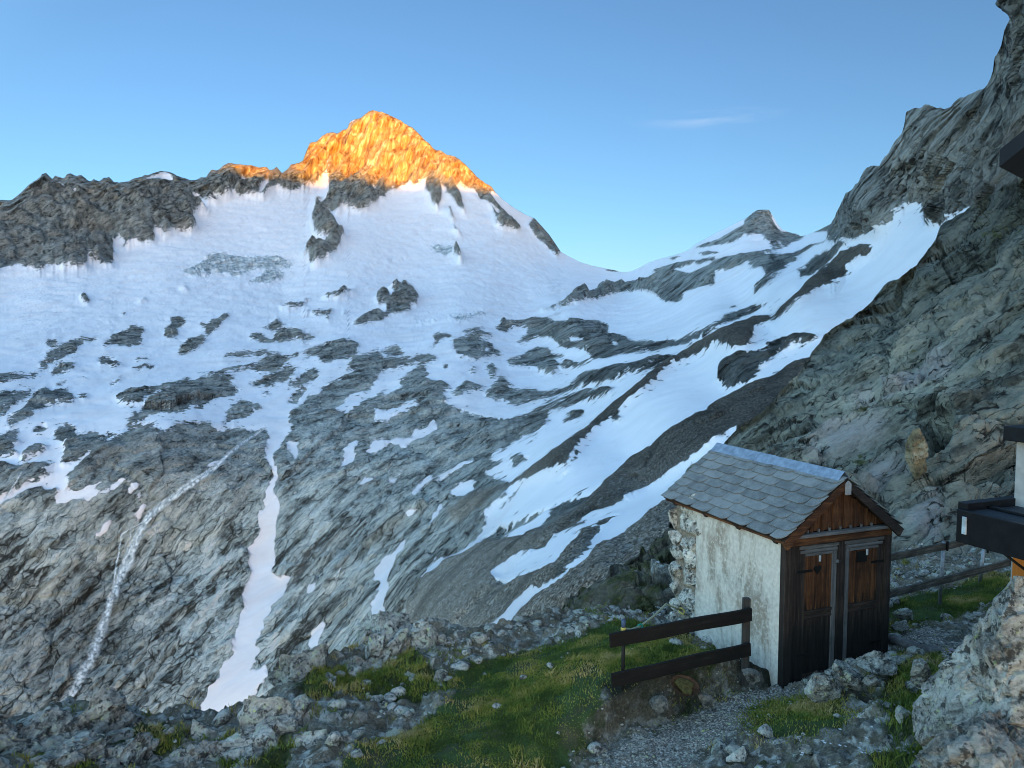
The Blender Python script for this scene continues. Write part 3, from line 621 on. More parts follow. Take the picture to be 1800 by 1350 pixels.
fpx = ext(MPX).reshape(-1)[F].mean(1); fpy = ext(MPY).reshape(-1)[F].mean(1)
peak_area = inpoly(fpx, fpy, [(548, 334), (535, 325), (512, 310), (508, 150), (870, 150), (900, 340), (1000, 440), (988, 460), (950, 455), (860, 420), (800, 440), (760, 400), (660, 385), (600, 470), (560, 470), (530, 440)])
ridge_area = inpoly(fpx, fpy, [(-500, 560), (0, 480), (100, 476), (150, 478), (200, 458), (250, 440), (345, 416), (370, 382), (460, 356), (548, 334), (535, 325), (512, 310), (508, 200), (-500, 200)])
small_area = inpoly(fpx, fpy, [(1180, 460), (1220, 400), (1320, 350), (1420, 400), (1420, 418), (1360, 425), (1300, 432), (1220, 440)])
cliff_area = inpoly(fpx, fpy, r1) & (fpx > 1455)
mor_area = (ext(mor).reshape(-1)[F].mean(1) > 0.5) & (fpy < 960) & (fpx > 850)
rest = ~(peak_area | ridge_area | small_area | cliff_area | mor_area)
def region(name, sel, label, cat='mountain'):
    f = F[sel]; u, inv = np.unique(f, return_inverse=True)
    o = link_mesh(name, VA.reshape(-1, 3)[u], inv.reshape(-1, 4), MOUNTAIN, smooth=True, attrs={k: v.reshape(-1)[u] for k, v in ATT.items()})
    return tag(o, label, cat, kind='structure')
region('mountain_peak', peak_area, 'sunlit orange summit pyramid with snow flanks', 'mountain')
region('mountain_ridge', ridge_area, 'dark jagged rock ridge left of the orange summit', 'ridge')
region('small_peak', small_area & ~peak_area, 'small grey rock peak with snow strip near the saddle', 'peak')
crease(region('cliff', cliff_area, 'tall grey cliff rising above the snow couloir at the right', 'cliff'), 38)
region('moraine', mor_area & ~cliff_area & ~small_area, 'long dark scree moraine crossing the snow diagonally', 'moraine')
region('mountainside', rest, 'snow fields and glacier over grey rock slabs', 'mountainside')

# high ridge far behind the viewer: it holds the low sun off everything but the summit
def far_ridge():
    n = 160; s = np.linspace(-1, 1, n)
    c, sn_ = math.sin(SUN_AZ), math.cos(SUN_AZ)
    dist = 18000.0
    H = RIDGE_H + fbm(np.stack([s * 9, 0 * s, 0 * s], -1), 5, 0.5, 91) * 16
    rows = []
    for off, hh in ((-1500, -900), (-800, 0.45), (-300, 0.85), (0, 1.0), (500, 0.8), (1500, 0.3), (2600, -900)):
        t = s * 5000
        x = c * (dist + off) + sn_ * t; y = sn_ * (dist + off) - c * t
        z = H * hh if hh > 0 else np.full(n, float(hh))
        rows.append(np.stack([x, y, z], -1))
    V = np.stack(rows); nr, nc = V.shape[:2]
    at = {k: np.ones(nr * nc) * v for k, v in dict(rock=.6, scree=0, ice=0, peak=0, flat=.5, warm=.2, grass=0, tone=1).items()}
    o = link_mesh('mountain_range', V.reshape(-1, 3), grid_faces(nr, nc), MOUNTAIN, smooth=True, attrs=at)
    tag(o, 'far mountain range behind the viewpoint', 'mountains', kind='structure')
zt = float(P(700, 322, 3950)[2])
RIDGE_H = zt + math.tan(SUN_EL) * (18000 + 3950 * -math.cos(SUN_AZ))
far_ridge()

# ------------------------------------------------------------------ meltwater falls on the slabs
def water_material():
    t = NT('falling_water')
    n = t.noise(t.coord(rot=(0, R(-32), 0), scale=(0.4, 0.4, 0.02)), 1.0, 5, 0.6)
    al = t.math('MULTIPLY', t.math('SUBTRACT', 1.0, t.math('POWER', t.attr('edge'), 1.2), clamp=True), t.math('ADD', 0.3, t.math('MULTIPLY', t.sstep(n, 0.36, 0.62), 0.6)))
    t.put(t.b.inputs['Alpha'], al)
    return t.done(t.ramp(n, [(0.35, (0.5, 0.66, 0.76)), (0.6, (0.78, 0.88, 0.94))]), 0.35)
WATER = water_material()
from mathutils.bvhtree import BVHTree
def surf_lookup(V):
    xg, yg = MX, None
    def f(px, py):
        c = np.clip((px - MX[0]) / STEP, 0, len(MX) - 1.001)
        col = int(round(c)); r = np.clip((py - MPY[0, col]) / (MPY[-1, col] - MPY[0, col]) * (NR - 1), 0, NR - 1)
        return float(np.median(np.linalg.norm(V[max(0, int(r) - 2):int(r) + 3, max(0, col - 2):col + 3], axis=-1)))
    return f
surf = surf_lookup(VM)
def fall(specs, name, label):
    root = None
    for path, w0, w1 in specs:
        p = np.array(path, float); L = np.concatenate([[0], np.cumsum(np.hypot(*np.diff(p, axis=0).T))])
        n = max(8, int(L[-1] / 3)); tt = np.linspace(0, L[-1], n)
        x = np.interp(tt, L, p[:, 0]) + fbm(np.stack([tt / 14, 0 * tt + len(p), 0 * tt], -1), 3, 0.5, 3) * 1.1
        y = np.interp(tt, L, p[:, 1])
        w = w0 + (w1 - w0) * (tt / L[-1]); w = w * (1 + 0.14 * fbm(np.stack([tt / 12, 0 * tt, 0 * tt + w0], -1), 3, 0.5, 4))
        tx, ty = np.gradient(x), np.gradient(y); ln = np.hypot(tx, ty); nx, ny = -ty / ln, tx / ln
        rr = np.array([surf(a, b) for a, b in zip(x, y)])
        rr = np.minimum.reduce([np.concatenate([rr[:1].repeat(max(0, -j)), rr[max(0, j):len(rr) + min(0, j)], rr[-1:].repeat(max(0, j))]) for j in range(-5, 6)]); rr = np.convolve(np.pad(rr, 12, mode='edge'), np.ones(25) / 25, 'valid')
        rows = []
        for k in (-1, -0.5, 0, 0.5, 1):
            dr = P(x + nx * w * k * .5, y + ny * w * k * .5, np.ones(n)); dr /= np.linalg.norm(dr, axis=-1, keepdims=True)
            rows.append(dr * (rr - 2.6)[:, None])
        V = np.stack(rows)
        e = np.repeat(np.array([1, .45, 0, .45, 1])[:, None], n, 1)
        o = link_mesh('strand' if root else name, V.reshape(-1, 3), grid_faces(5, n), WATER, root, True, {'edge': e})
        if root is None:
            root = o; tag(o, label, 'waterfall', 'meltwater falls on the grey slabs')
def sheet(k, s):
    x0, y0, m = SHEET[k]; return [(x0 + a / m, y0 + b / m) for a, b in pts(s)]
fall([(sheet('C', '1405,448 1350,490 1280,535 1210,590 1150,650 1080,700 1000,745 960,775 920,810 850,860 790,910 765,960 735,1020 715,1080 685,1160 645,1230 615,1290 600,1350') + sheet('F', '590,440 570,510 550,580 520,680 480,770 430,860 390,950 345,1010 300,1100'), 8, 26),
      (sheet('C', '1200,600 1130,670 1060,725 980,780 900,835 820,895 770,950'), 7, 16),
      (sheet('C', '765,950 690,985 640,1020 630,1100 610,1200 597,1300') + sheet('F', '592,430'), 3, 5),
      (sheet('C', '760,965 690,1000 685,1060 650,1150 625,1230 605,1310'), 1.5, 3.5),
      (sheet('C', '800,930 740,985 700,1050 680,1120 650,1180 620,1260'), 5, 11),
      (sheet('C', '830,960 805,1080 770,1160 720,1270'), 1, 2.5)],
     'waterfall', 'long white waterfall running diagonally down the grey slabs')
fall([(sheet('C', '112,688 85,735 60,775 38,810 18,830'), 3, 5)], 'waterfall', 'short thin waterfall at the left edge between snow patches')
fall([(sheet('G', '300,285 280,330 268,375'), 2, 4)], 'waterfall', 'tiny thread of water on the central slabs below a snow patch')

# ------------------------------------------------------------------ near flank of broken rock to the right and behind the hut
FLANK = mountain_material('flank_rock', False)
OUT = pts("""780,1215 830,1178 850,1168 900,1142 950,1112 1000,1072 1030,1052 1060,1037 1090,1012 1120,988 1150,965 1180,940 1210,900 1240,845 1262,800 1275,778 1284,768 1298,755 1320,738 1340,722 1360,706 1372,690 1392,668 1408,650 1420,632 1440,606 1447,592 1462,580 1480,566 1500,552 1515,545 1530,530 1545,512 1560,500 1578,488 1595,476 1612,466 1622,455 1635,437 1645,420 1652,398 1660,388 1680,378 1702,368 1725,350 1745,340 1765,322 1785,318 1800,306 1850,280 1950,230 2120,150""")
RD = [(780,1215,13.5),(850,1168,15.5),(900,1142,17),(1000,1072,21),(1090,1012,26),(1180,940,30),(1275,778,37),(1360,706,38),(1440,606,44),(1545,512,49),(1652,398,52),(1745,340,47),(1800,306,42),(2120,150,36),
(1100,1090,16),(1150,1050,18.5),(1020,1100,18.5),(1300,900,23),(1300,820,29),(1400,850,23),(1400,750,31),(1500,900,19.5),(1500,750,26),(1500,650,34),(1550,850,21.5),(1650,950,17),(1650,800,21),(1650,650,27),(1650,500,38),(1720,920,18),(1800,930,17.5),(1800,750,21),(1800,600,25.5),(1800,450,32),(1700,430,43),(1600,970,17.2),(1660,1005,15.8),(1950,600,23),(2100,900,17),
(900,1230,12.6),(1100,1200,12.4),(1350,1200,12.3),(1600,1200,12.2),(1800,1200,12.2),(2100,1200,12.2),(780,1300,12)]
rdepth = tps([(a, b, math.log(c)) for a, b, c in RD], 0.002)
RX = np.arange(785, 2080, 1.9); NRR = 420
ox = np.array(OUT); oy = np.interp(RX, ox[:, 0], ox[:, 1]) + fbm(np.stack([RX / 22.0, 0 * RX, 0 * RX + 5], -1), 5, 0.6, 70) * 3.5
RT = np.linspace(0, 1, NRR)
RPX = np.repeat(RX[None], NRR, 0); RPY = oy[None] + RT[:, None] * (1225 - oy)[None]
RDEP = np.exp(rdepth(RPX, RPY)); RP = P(RPX, RPY, RDEP)
du = np.gradient(RP, axis=1); dv = np.gradient(RP, axis=0)
RN = np.cross(dv, du); RN /= np.linalg.norm(RN, axis=-1, keepdims=True) + 1e-9
RN[(RN * RP).sum(-1) > 0] *= -1
RN = np.stack([blur(RN[..., c].astype(np.float32), 6, 2) for c in range(3)], -1); RN /= np.linalg.norm(RN, axis=-1, keepdims=True)
fl2 = RP.reshape(-1, 3); d2 = RDEP.reshape(-1); pix2 = d2 * 1.9 / FPX
wob = np.stack([fbm(fl2 / 4, 3, 0.5, 80 + c) for c in range(3)], -1) * 0.6
q2 = fl2 + wob; amp = np.zeros(len(fl2), np.float32)
lowgrass = np.clip((1290 - RPX) / 60, 0, 1) * np.clip((RPY - 930) / 40, 0, 1)
for wl, am, sd_ in ((18, 4.2, 5), (8, 2.0, 1), (3.0, 0.7, 2), (1.1, 0.26, 3), (0.42, 0.09, 4)):
    fade = np.clip(wl / (pix2 * 3.0) - 0.35, 0, 1) * np.clip(d2 / (wl * 3.0) - 0.45, 0.1, 1)
    h1, e1 = facets(rotq(q2, R(36), (0.3 / wl, 0.6 / wl, 1.0 / wl), 0.2), 100 + 10 * sd_)
    crack = 1 - np.clip(e1 / 0.12, 0, 1)
    amp += fade * am * (h1 - 0.6 * crack)
amp += fbm(q2 / 3.5, 7, 0.56, 15, ridge=True, cut=3.5 / (2.0 * pix2)) * 0.22
cave = blur(inpoly(RPX, RPY, [(1622, 748), (1652, 744), (1680, 748), (1676, 790), (1636, 812), (1628, 790)]).astype(np.float32), 2, 2).reshape(-1)
amp -= cave * 1.6
ledge = fbm(rotq(q2, R(30), (.02, .05, .16)), 3, 0.5, 21)
wr = np.clip((RPY - oy[None]) / 30.0, 0, 1)[..., None]
tc = -RP / np.linalg.norm(RP, axis=-1, keepdims=True)
VR = (fl2 + (RN * wr + tc * (1 - wr)).reshape(-1, 3) * (amp * np.repeat(np.clip(RT * NRR / 3, 0, 1)[:, None], len(RX), 1).reshape(-1))[:, None]).reshape(RP.shape)
back = []
for k, (a, b) in enumerate(((0.01, 0.006), (0.04, 0.05), (0.12, 0.16), (0.3, 0.42))):
    B = VR[0].copy(); B[:, 1] += RDEP[0] * a; B[:, 0] += B[:, 0] * a; B[:, 2] -= RDEP[0] * b; back.append(B)
VRA = np.concatenate([np.stack(back[::-1]), VR], 0)
def z5(s): return [(1240 + a / 3.214, 560 + b / 3.214) for a, b in pts(s)]
gm = np.zeros(RPX.shape, np.float32)
for s in ("1070,170 1200,130 1300,90 1290,135 1150,205 1090,225", "500,540 580,480 640,450 760,335 710,420 620,495 540,565 470,650 400,735 375,725 440,620", "760,500 880,470 1050,520 900,585 800,575", "680,860 900,760 1010,715 960,795 800,865", "230,640 330,610 390,640 250,700", "430,470 480,440 520,450 450,490", "350,560 400,500 470,440 400,540"):
    gm[inpoly(RPX, RPY, z5(s))] = 1
gm[inpoly(RPX, RPY, [(1690, 400), (1740, 360), (1800, 325), (1900, 290), (1900, 400), (1800, 400), (1740, 430), (1680, 440)])] = .5
gm = np.maximum(blur(gm, 9, 2) * .85, 0.5 * lowgrass)
gm = np.maximum(gm, (0.5 * np.clip((RPY - 985) / 20, 0, 1) * np.clip((RPX - 1540) / 30, 0, 1)))
pale = np.zeros(RPX.shape, np.float32)
for s in ("990,470 1060,290 1200,230 1300,150 1390,220 1380,290 1250,360 1090,460", "680,690 720,630 900,590 1040,560 1000,660 850,720 690,790", "880,900 1000,830 1150,810 1250,840 1000,960 900,950", "1130,1160 1200,1060 1330,980 1340,1100 1320,1200", "600,760 650,690 660,830 590,830", "850,430 950,420 960,470 860,500"):
    pale[inpoly(RPX, RPY, z5(s))] = 1
pale = blur(pale, 4, 2) * 0.8
warm2 = np.clip(fbm(fl2 / 25.0, 4, 0.5, 33) * 0.5 + 0.15, 0, .7)
z = np.zeros(RPX.shape)
def ext4(a): a = np.asarray(a, np.float32).reshape(RPX.shape); return np.concatenate([np.repeat(a[:1], 4, 0), a], 0)
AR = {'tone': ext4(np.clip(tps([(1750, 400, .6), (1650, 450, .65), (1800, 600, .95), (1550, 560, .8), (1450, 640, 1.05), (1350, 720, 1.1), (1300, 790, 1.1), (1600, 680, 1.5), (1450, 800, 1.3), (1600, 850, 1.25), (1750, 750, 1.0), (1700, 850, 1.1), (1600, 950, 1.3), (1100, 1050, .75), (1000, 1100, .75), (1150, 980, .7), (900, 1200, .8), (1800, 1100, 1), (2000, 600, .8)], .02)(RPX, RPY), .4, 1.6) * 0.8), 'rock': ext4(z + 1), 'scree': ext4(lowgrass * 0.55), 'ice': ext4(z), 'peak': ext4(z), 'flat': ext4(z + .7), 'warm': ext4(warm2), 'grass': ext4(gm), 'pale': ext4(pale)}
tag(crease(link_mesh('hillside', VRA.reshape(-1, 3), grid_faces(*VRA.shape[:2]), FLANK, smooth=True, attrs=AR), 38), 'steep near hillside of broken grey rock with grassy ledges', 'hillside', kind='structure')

# ------------------------------------------------------------------ ground around the hut
HO = P(1370, 1213, 10.9)                                   # front left foot of the hut
HU = np.array([.9333, .359, 0.]); HV = np.array([-.359, .9333, 0.])
def H(a, b, c): return HO + HU * a + HV * b + np.array([0, 0, c])
def ctrl(L):
    p = P(*np.array(L, float).T); return [tuple(r) for r in p]
GL = ctrl([(1100,1340,9.0),(1250,1240,10.3),(1390,1222,10.75),(1000,1345,9.0),(900,1330,9.1),(700,1340,9.0),(800,1230,10.9),(820,1180,12.2),(600,1340,9.1),(600,1230,11),(640,1175,12.6),(450,1340,9.2),(250,1335,9.2),(0,1345,8.8),(-250,1345,8.7),(1230,1345,8.8),(1400,1335,8.2),(1500,1265,8.9),(1450,1230,9.8),(1550,1180,10.2),(1600,1310,7.9),(1700,1310,7.3),(1640,1165,10.5),(1620,1145,12),(1600,1088,13.5),(1700,1068,13.6),(1640,1015,15.5),(1800,1065,13),(1250,1135,13),(1500,1115,13),(900,1900,5),(300,1900,5),(1500,1700,5.5),(-200,1900,5),(1000,1130,14.5),(1150,1110,14)])
GU = ctrl([(1090,1180,10.25),(1200,1166,10.5),(1310,1152,10.75),(1150,1122,12),(1080,1092,13.4),(1000,1152,11.5),(950,1205,10.7),(900,1262,10),(1060,1232,10),(850,1290,9.7),(820,1176,12.3),(900,1155,13),(1210,1138,12.4),(750,1330,9.2),(1360,1200,11),(1400,1180,11.5),(800,1240,10.8)])
gl, gu = tps(GL, 0.02), tps(GU, 0.02)
GX = np.arange(-9.5, 10.5, 0.045); GY = np.arange(4.5, 18.0, 0.045)
gx, gy = np.meshgrid(GX, GY)
zl = gl(gx, gy); zu = np.clip(gu(gx, gy), -5.4, -4.3)
b0, b1 = P(1050, 1235, 9.62)[:2], HO[:2] + HV[:2] * 0.2 + HU[:2] * 0.05
bd = (b1 - b0) / np.linalg.norm(b1 - b0)
bn = np.array([-bd[1], bd[0]])
sx_ = (gx - b0[0]) * bd[0] + (gy - b0[1]) * bd[1]; sn_ = (gx - b0[0]) * bn[0] + (gy - b0[1]) * bn[1] + 0.05 * fbm(np.stack([gx, gy, 0 * gx], -1).reshape(-1, 3) * 2, 3, 0.5, 3).reshape(gx.shape)
wid = 0.07 + np.clip(-sx_, 0, 3) * 0.55
s = np.clip(sn_ / wid + 0.5, 0, 1); s = s * s * (3 - 2 * s)
s = s * (gx < b1[0] + 0.3) * np.clip((sx_ + 3.6) / 2.0, 0, 1)
gz = zl + np.maximum(zu - zl, 0) * s
edge = np.array([P(a, b, c)[:2] for a, b, c in [(-700,1300,9.3),(-300,1300,9.5),(0,1288,10),(120,1250,10.9),(250,1270,10.9),(400,1300,10.7),(500,1250,11.6),(560,1210,12.4),(640,1165,13.2),(780,1150,13.7),(830,1168,13.3),(900,1152,14),(1000,1120,14.6),(1080,1086,14.8),(1180,1080,15.5)]])
ye = np.interp(gx, edge[:, 0], edge[:, 1]); ye = np.where(gx > edge[-1, 0], 99, ye)
ye = ye + 0.15 * fbm(np.stack([gx * 1.5, 0 * gx, 0 * gx], -1).reshape(-1, 3), 3, 0.5, 9).reshape(gx.shape)
over = np.clip(gy - ye, 0, None)
gz = gz - over * 1.3 - np.clip(over - .3, 0, None) * 0.8
gq = np.stack([gx, gy, gz], -1).reshape(-1, 3).astype(np.float32)
gpx, gpy = Q(gq.reshape(gx.shape + (3,)))
GRASSP = [[(790,1190),(830,1168),(930,1148),(1000,1128),(1080,1095),(1110,1092),(1200,1118),(1225,1140),(1320,1145),(1345,1195),(1330,1205),(1240,1180),(1060,1205),(1060,1235),(1130,1262),(1150,1272),(1110,1288),(1060,1288),(1020,1305),(1000,1350),(990,1420),(560,1420),(600,1350),(650,1300),(740,1268),(790,1240),(810,1215)],
          [(1560,1062),(1640,1040),(1720,1015),(1790,1000),(1790,1040),(1700,1075),(1620,1100),(1560,1110)], [(1320,1240),(1400,1228),(1480,1235),(1490,1275),(1430,1300),(1330,1290)]]
TUFTP = [[(540,1245),(560,1190),(590,1175),(640,1180),(690,1200),(660,1225),(600,1215)], [(640,1150),(700,1140),(730,1160),(690,1185),(650,1200)], [(460,1300),(490,1290),(500,1330),(465,1340)], [(1590,1150),(1650,1150),(1680,1190),(1640,1290),(1590,1290),(1570,1220)], [(1570,1320),(1690,1310),(1690,1400),(1560,1400)], [(690,1185),(780,1185),(790,1215),(700,1220)], [(215,1285),(300,1285),(325,1312),(230,1315)], [(60,1330),(130,1325),(140,1350),(70,1360)], [(395,1300),(440,1290),(450,1320),(400,1325)]]
GRAVP = [(1030,1420),(1040,1350),(1060,1312),(1090,1292),(1120,1290),(1150,1270),(1130,1262),(1200,1250),(1235,1240),(1260,1225),(1300,1216),(1400,1212),(1425,1228),(1340,1258),(1290,1290),(1240,1312),(1215,1350),(1190,1420)]
ga = np.zeros(gx.shape, np.float32); gr = ga.copy(); tf = ga.copy()
for p_ in GRASSP: ga[inpoly(gpx, gpy, p_)] = 1
for p_ in TUFTP: tf[inpoly(gpx, gpy, p_)] = 1
gr[inpoly(gpx, gpy, GRAVP)] = 1; gr[inpoly(gpx, gpy, [(1560,1125),(1600,1105),(1660,1110),(1690,1140),(1660,1150),(1600,1140)])] = 1
bank_shade = (((s > 0.03) & (s < 0.97) & (sx_ > -0.15)) | inpoly(gpx, gpy, [(1052,1200),(1120,1190),(1330,1152),(1372,1212),(1300,1214),(1262,1222),(1215,1250),(1150,1262),(1080,1262)])).astype(np.float32)
ga = blur(ga * (1 - bank_shade), 3, 2); gr = blur(gr, 4, 2); tf = blur(tf, 4, 2); bank_shade = blur(bank_shade, 1, 2)
rub = np.clip(1 - ga - gr, 0, 1) * (1 - bank_shade); gr = gr * (1 - bank_shade)
n1 = fbm(gq * 1.3, 5, 0.5, 120).reshape(gx.shape); n2, e_ = facets(gq * np.array([4.5, 4.5, 4.5], np.float32), 121)
n3, e3 = facets(gq * np.array([13, 13, 13], np.float32), 128)
gz = gz + n1 * (0.05 + 0.09 * rub) + n2.reshape(gx.shape) * (0.085 * rub) + n3.reshape(gx.shape) * 0.03 * np.clip(rub + 0.4 * gr, 0, 1) + fbm(gq * 6, 3, 0.6, 122).reshape(gx.shape) * 0.018
gq[:, 2] = gz.reshape(-1)
def ground_material():
    t = NT('alpine_ground'); o = t.node('ShaderNodeTexCoord').outputs['Object']
    n = t.noise(o, 3.0, 9, 0.65); f = t.noise(o, 28, 6, 0.7)
    soil = t.ramp(t.math('ADD', t.math('MULTIPLY', n, .5), t.math('MULTIPLY', f, .5)), [(0.36, (0.05, 0.044, 0.03)), (0.48, (0.13, 0.11, 0.078)), (0.58, (0.25, 0.22, 0.165)), (0.7, (0.44, 0.41, 0.34))])
    cell = t.voro(o, 9, 'F1', 'Color'); sp = t.node('ShaderNodeSeparateColor'); t.l.new(cell, sp.inputs[0])
    stone = t.ramp(t.math('ADD', t.math('MULTIPLY', sp.outputs[0], 0.4), t.math('MULTIPLY', f, 0.6)), [(0.3, (0.1, 0.098, 0.085)), (0.55, (0.3, 0.29, 0.25)), (0.8, (0.58, 0.56, 0.49))])
    col = t.mix(t.sstep(t.noise(o, 5, 6, 0.6), 0.47, 0.6), soil, stone)
    moss = t.ramp(t.noise(o, 9, 7, 0.7), [(0.35, (0.018, 0.024, 0.008)), (0.55, (0.05, 0.062, 0.018)), (0.7, (0.11, 0.105, 0.045))])
    col = t.mix(t.sstep(t.math('ADD', t.attr('tuft'), t.noise(o, 2.2, 7, 0.65)), 0.56, 0.75), col, moss)
    gv = t.voro(o, 34, 'F1', 'Color'); s2 = t.node('ShaderNodeSeparateColor'); t.l.new(gv, s2.inputs[0])
    gcol = t.ramp(t.math('MULTIPLY', s2.outputs[1], t.sstep(t.voro(o, 34), 0.75, 0.2)), [(0.0, (0.17, 0.15, 0.125)), (0.4, (0.42, 0.385, 0.33)), (0.8, (0.68, 0.63, 0.55)), (1.0, (0.8, 0.76, 0.69))])
    gm = t.sstep(t.math('ADD', t.attr('gravel'), t.math('MULTIPLY', t.math('SUBTRACT', n, 0.5), 2.2)), 0.5, 0.85)
    col = t.mix(gm, col, gcol)
    lawn = t.ramp(t.noise(o, 2.0, 8, 0.65), [(0.3, (0.09, 0.07, 0.045)), (0.45, (0.045, 0.06, 0.02)), (0.6, (0.05, 0.085, 0.022)), (0.75, (0.1, 0.115, 0.04))])
    col = t.mix(t.sstep(t.math('ADD', t.attr('lawn'), t.math('MULTIPLY', t.math('SUBTRACT', n, 0.5), 1.4)), 0.4, 0.6), col, lawn)
    col = t.mix(t.attr('bank_shade'), col, t.ramp(f, [(0.3, (0.006, 0.007, 0.004)), (0.55, (0.014, 0.016, 0.008)), (0.75, (0.04, 0.042, 0.02))]))  # shade under the fence painted into the ground as near-black soil
    h = t.math('ADD', t.math('MULTIPLY', f, 0.02), t.math('MULTIPLY', t.math('MULTIPLY', t.voro(o, 34), -0.02), t.attr('gravel')))
    return t.done(col, 0.95, t.bump(h, 0.9, 1.0))
GROUND = ground_material()
keep = gq.reshape(gx.shape + (3,))
tag(link_mesh('ground', keep.reshape(-1, 3), grid_faces(*gx.shape), GROUND, smooth=True, attrs={'lawn': ga, 'gravel': gr, 'tuft': tf, 'bank_shade': bank_shade}), 'ground of grass, gravel and rubble around the small hut', 'ground', kind='structure')
def gheight(x, y):
    i = np.clip((np.asarray(x) - GX[0]) / 0.045, 0, len(GX) - 2); j = np.clip((np.asarray(y) - GY[0]) / 0.045, 0, len(GY) - 2)
    i0 = i.astype(int); j0 = j.astype(int); a = i - i0; b = j - j0
    return gz[j0, i0] * (1 - a) * (1 - b) + gz[j0, i0 + 1] * a * (1 - b) + gz[j0 + 1, i0] * (1 - a) * b + gz[j0 + 1, i0 + 1] * a * b

# ------------------------------------------------------------------ grass
rng = np.random.default_rng(7)
def grass_material():
    t = NT('grass_blades'); o = t.node('ShaderNodeTexCoord').outputs['Object']
    a = t.math('ADD', t.math('MULTIPLY', t.attr('tone'), 0.4), t.math('MULTIPLY', t.sstep(t.noise(o, 1.3, 6, 0.6), 0.3, 0.7), 0.6))
    col = t.ramp(a, [(0.22, (0.055, 0.085, 0.014)), (0.42, (0.13, 0.175, 0.026)), (0.55, (0.22, 0.225, 0.04)), (0.68, (0.32, 0.26, 0.07)), (0.85, (0.48, 0.37, 0.16))])
    t.b.inputs['Subsurface Weight'].default_value = 0.0
    return t.done(col, 0.7)
GRASS = grass_material()
def blades(x, y, z, hgt, wdt, lean, tone):
    n = len(x); an = rng.uniform(0, 2 * np.pi, n); la = rng.uniform(0, 2 * np.pi, n); ln = lean * rng.uniform(0.2, 1.0, n) * hgt
    cx, cy = np.cos(an) * wdt, np.sin(an) * wdt
    lx, ly = np.cos(la) * ln, np.sin(la) * ln
    b = np.stack([x, y, z], -1)
    def o(sx, f, kx): return b + np.stack([cx * sx + lx * kx, cy * sx + ly * kx, hgt * f], -1)
    V = np.stack([o(-1, -.15, 0), o(1, -.15, 0), o(.7, .55, .35), o(-.7, .55, .35), o(.12, 1, 1), o(-.12, 1, 1)], 1).reshape(-1, 3)
    k = np.arange(n)[:, None] * 6
    F = np.concatenate([k + np.array([[0, 1, 2, 3]]), k + np.array([[3, 2, 4, 5]])], 0)
    return V, F, np.repeat(tone, 6)
dens = (ga * 1.0).reshape(-1)
pn = fbm(gq * 1.1, 4, 0.55, 140); vis = (gpx.reshape(-1) > -60) & (gpx.reshape(-1) < 1900) & (gpy.reshape(-1) < 1450)
w = dens * (0.12 + 0.88 * np.clip(1.6 * pn + 0.6, 0, 1)) * vis * np.clip(gy.reshape(-1) / 10, .5, 1) ** 2
ids = rng.choice(len(w), 150000, p=w / w.sum())
x = gx.reshape(-1)[ids] + rng.uniform(-.03, .03, len(ids)); y = gy.reshape(-1)[ids] + rng.uniform(-.03, .03, len(ids))
pt = fbm(np.stack([x, y, 0 * x], -1) * 1.6, 4, 0.6, 141)
V1 = blades(x, y, gheight(x, y), 0.022 * (1 + 0.5 * pt) * rng.uniform(.5, 1.5, len(x)), rng.uniform(.004, .009, len(x)), 1.0, np.clip(rng.normal(.42, .16, len(x)) + 0.3 * pt, 0, 1))
# longer straw-coloured tufts between the rocks
w = (tf * vis.reshape(tf.shape)).reshape(-1) + 0.05 * (rub.reshape(-1) * vis * (pn > .15)) + 0.14 * dens * (pn > .3) * vis
ids = rng.choice(len(w), 1100, p=w / w.sum())
n = 34; x = np.repeat(gx.reshape(-1)[ids], n) + rng.normal(0, .05, 1100 * n); y = np.repeat(gy.reshape(-1)[ids], n) + rng.normal(0, .05, 1100 * n)
tt = np.repeat(rng.normal(.6, .14, 1100), n)
V2 = blades(x, y, gheight(x, y), np.repeat(rng.uniform(.04, .1, 1100), n) * rng.uniform(.5, 1.2, len(x)), rng.uniform(.004, .008, len(x)), 1.2, np.clip(tt + rng.normal(0, .1, len(x)), 0, 1))
tag(link_mesh('grass', np.concatenate([V1[0], V2[0]]), np.concatenate([V1[1], V2[1] + len(V1[0])]), GRASS, attrs={'tone': np.concatenate([V1[2], V2[2]])}), 'short alpine grass and straw tufts', 'grass', kind='stuff')

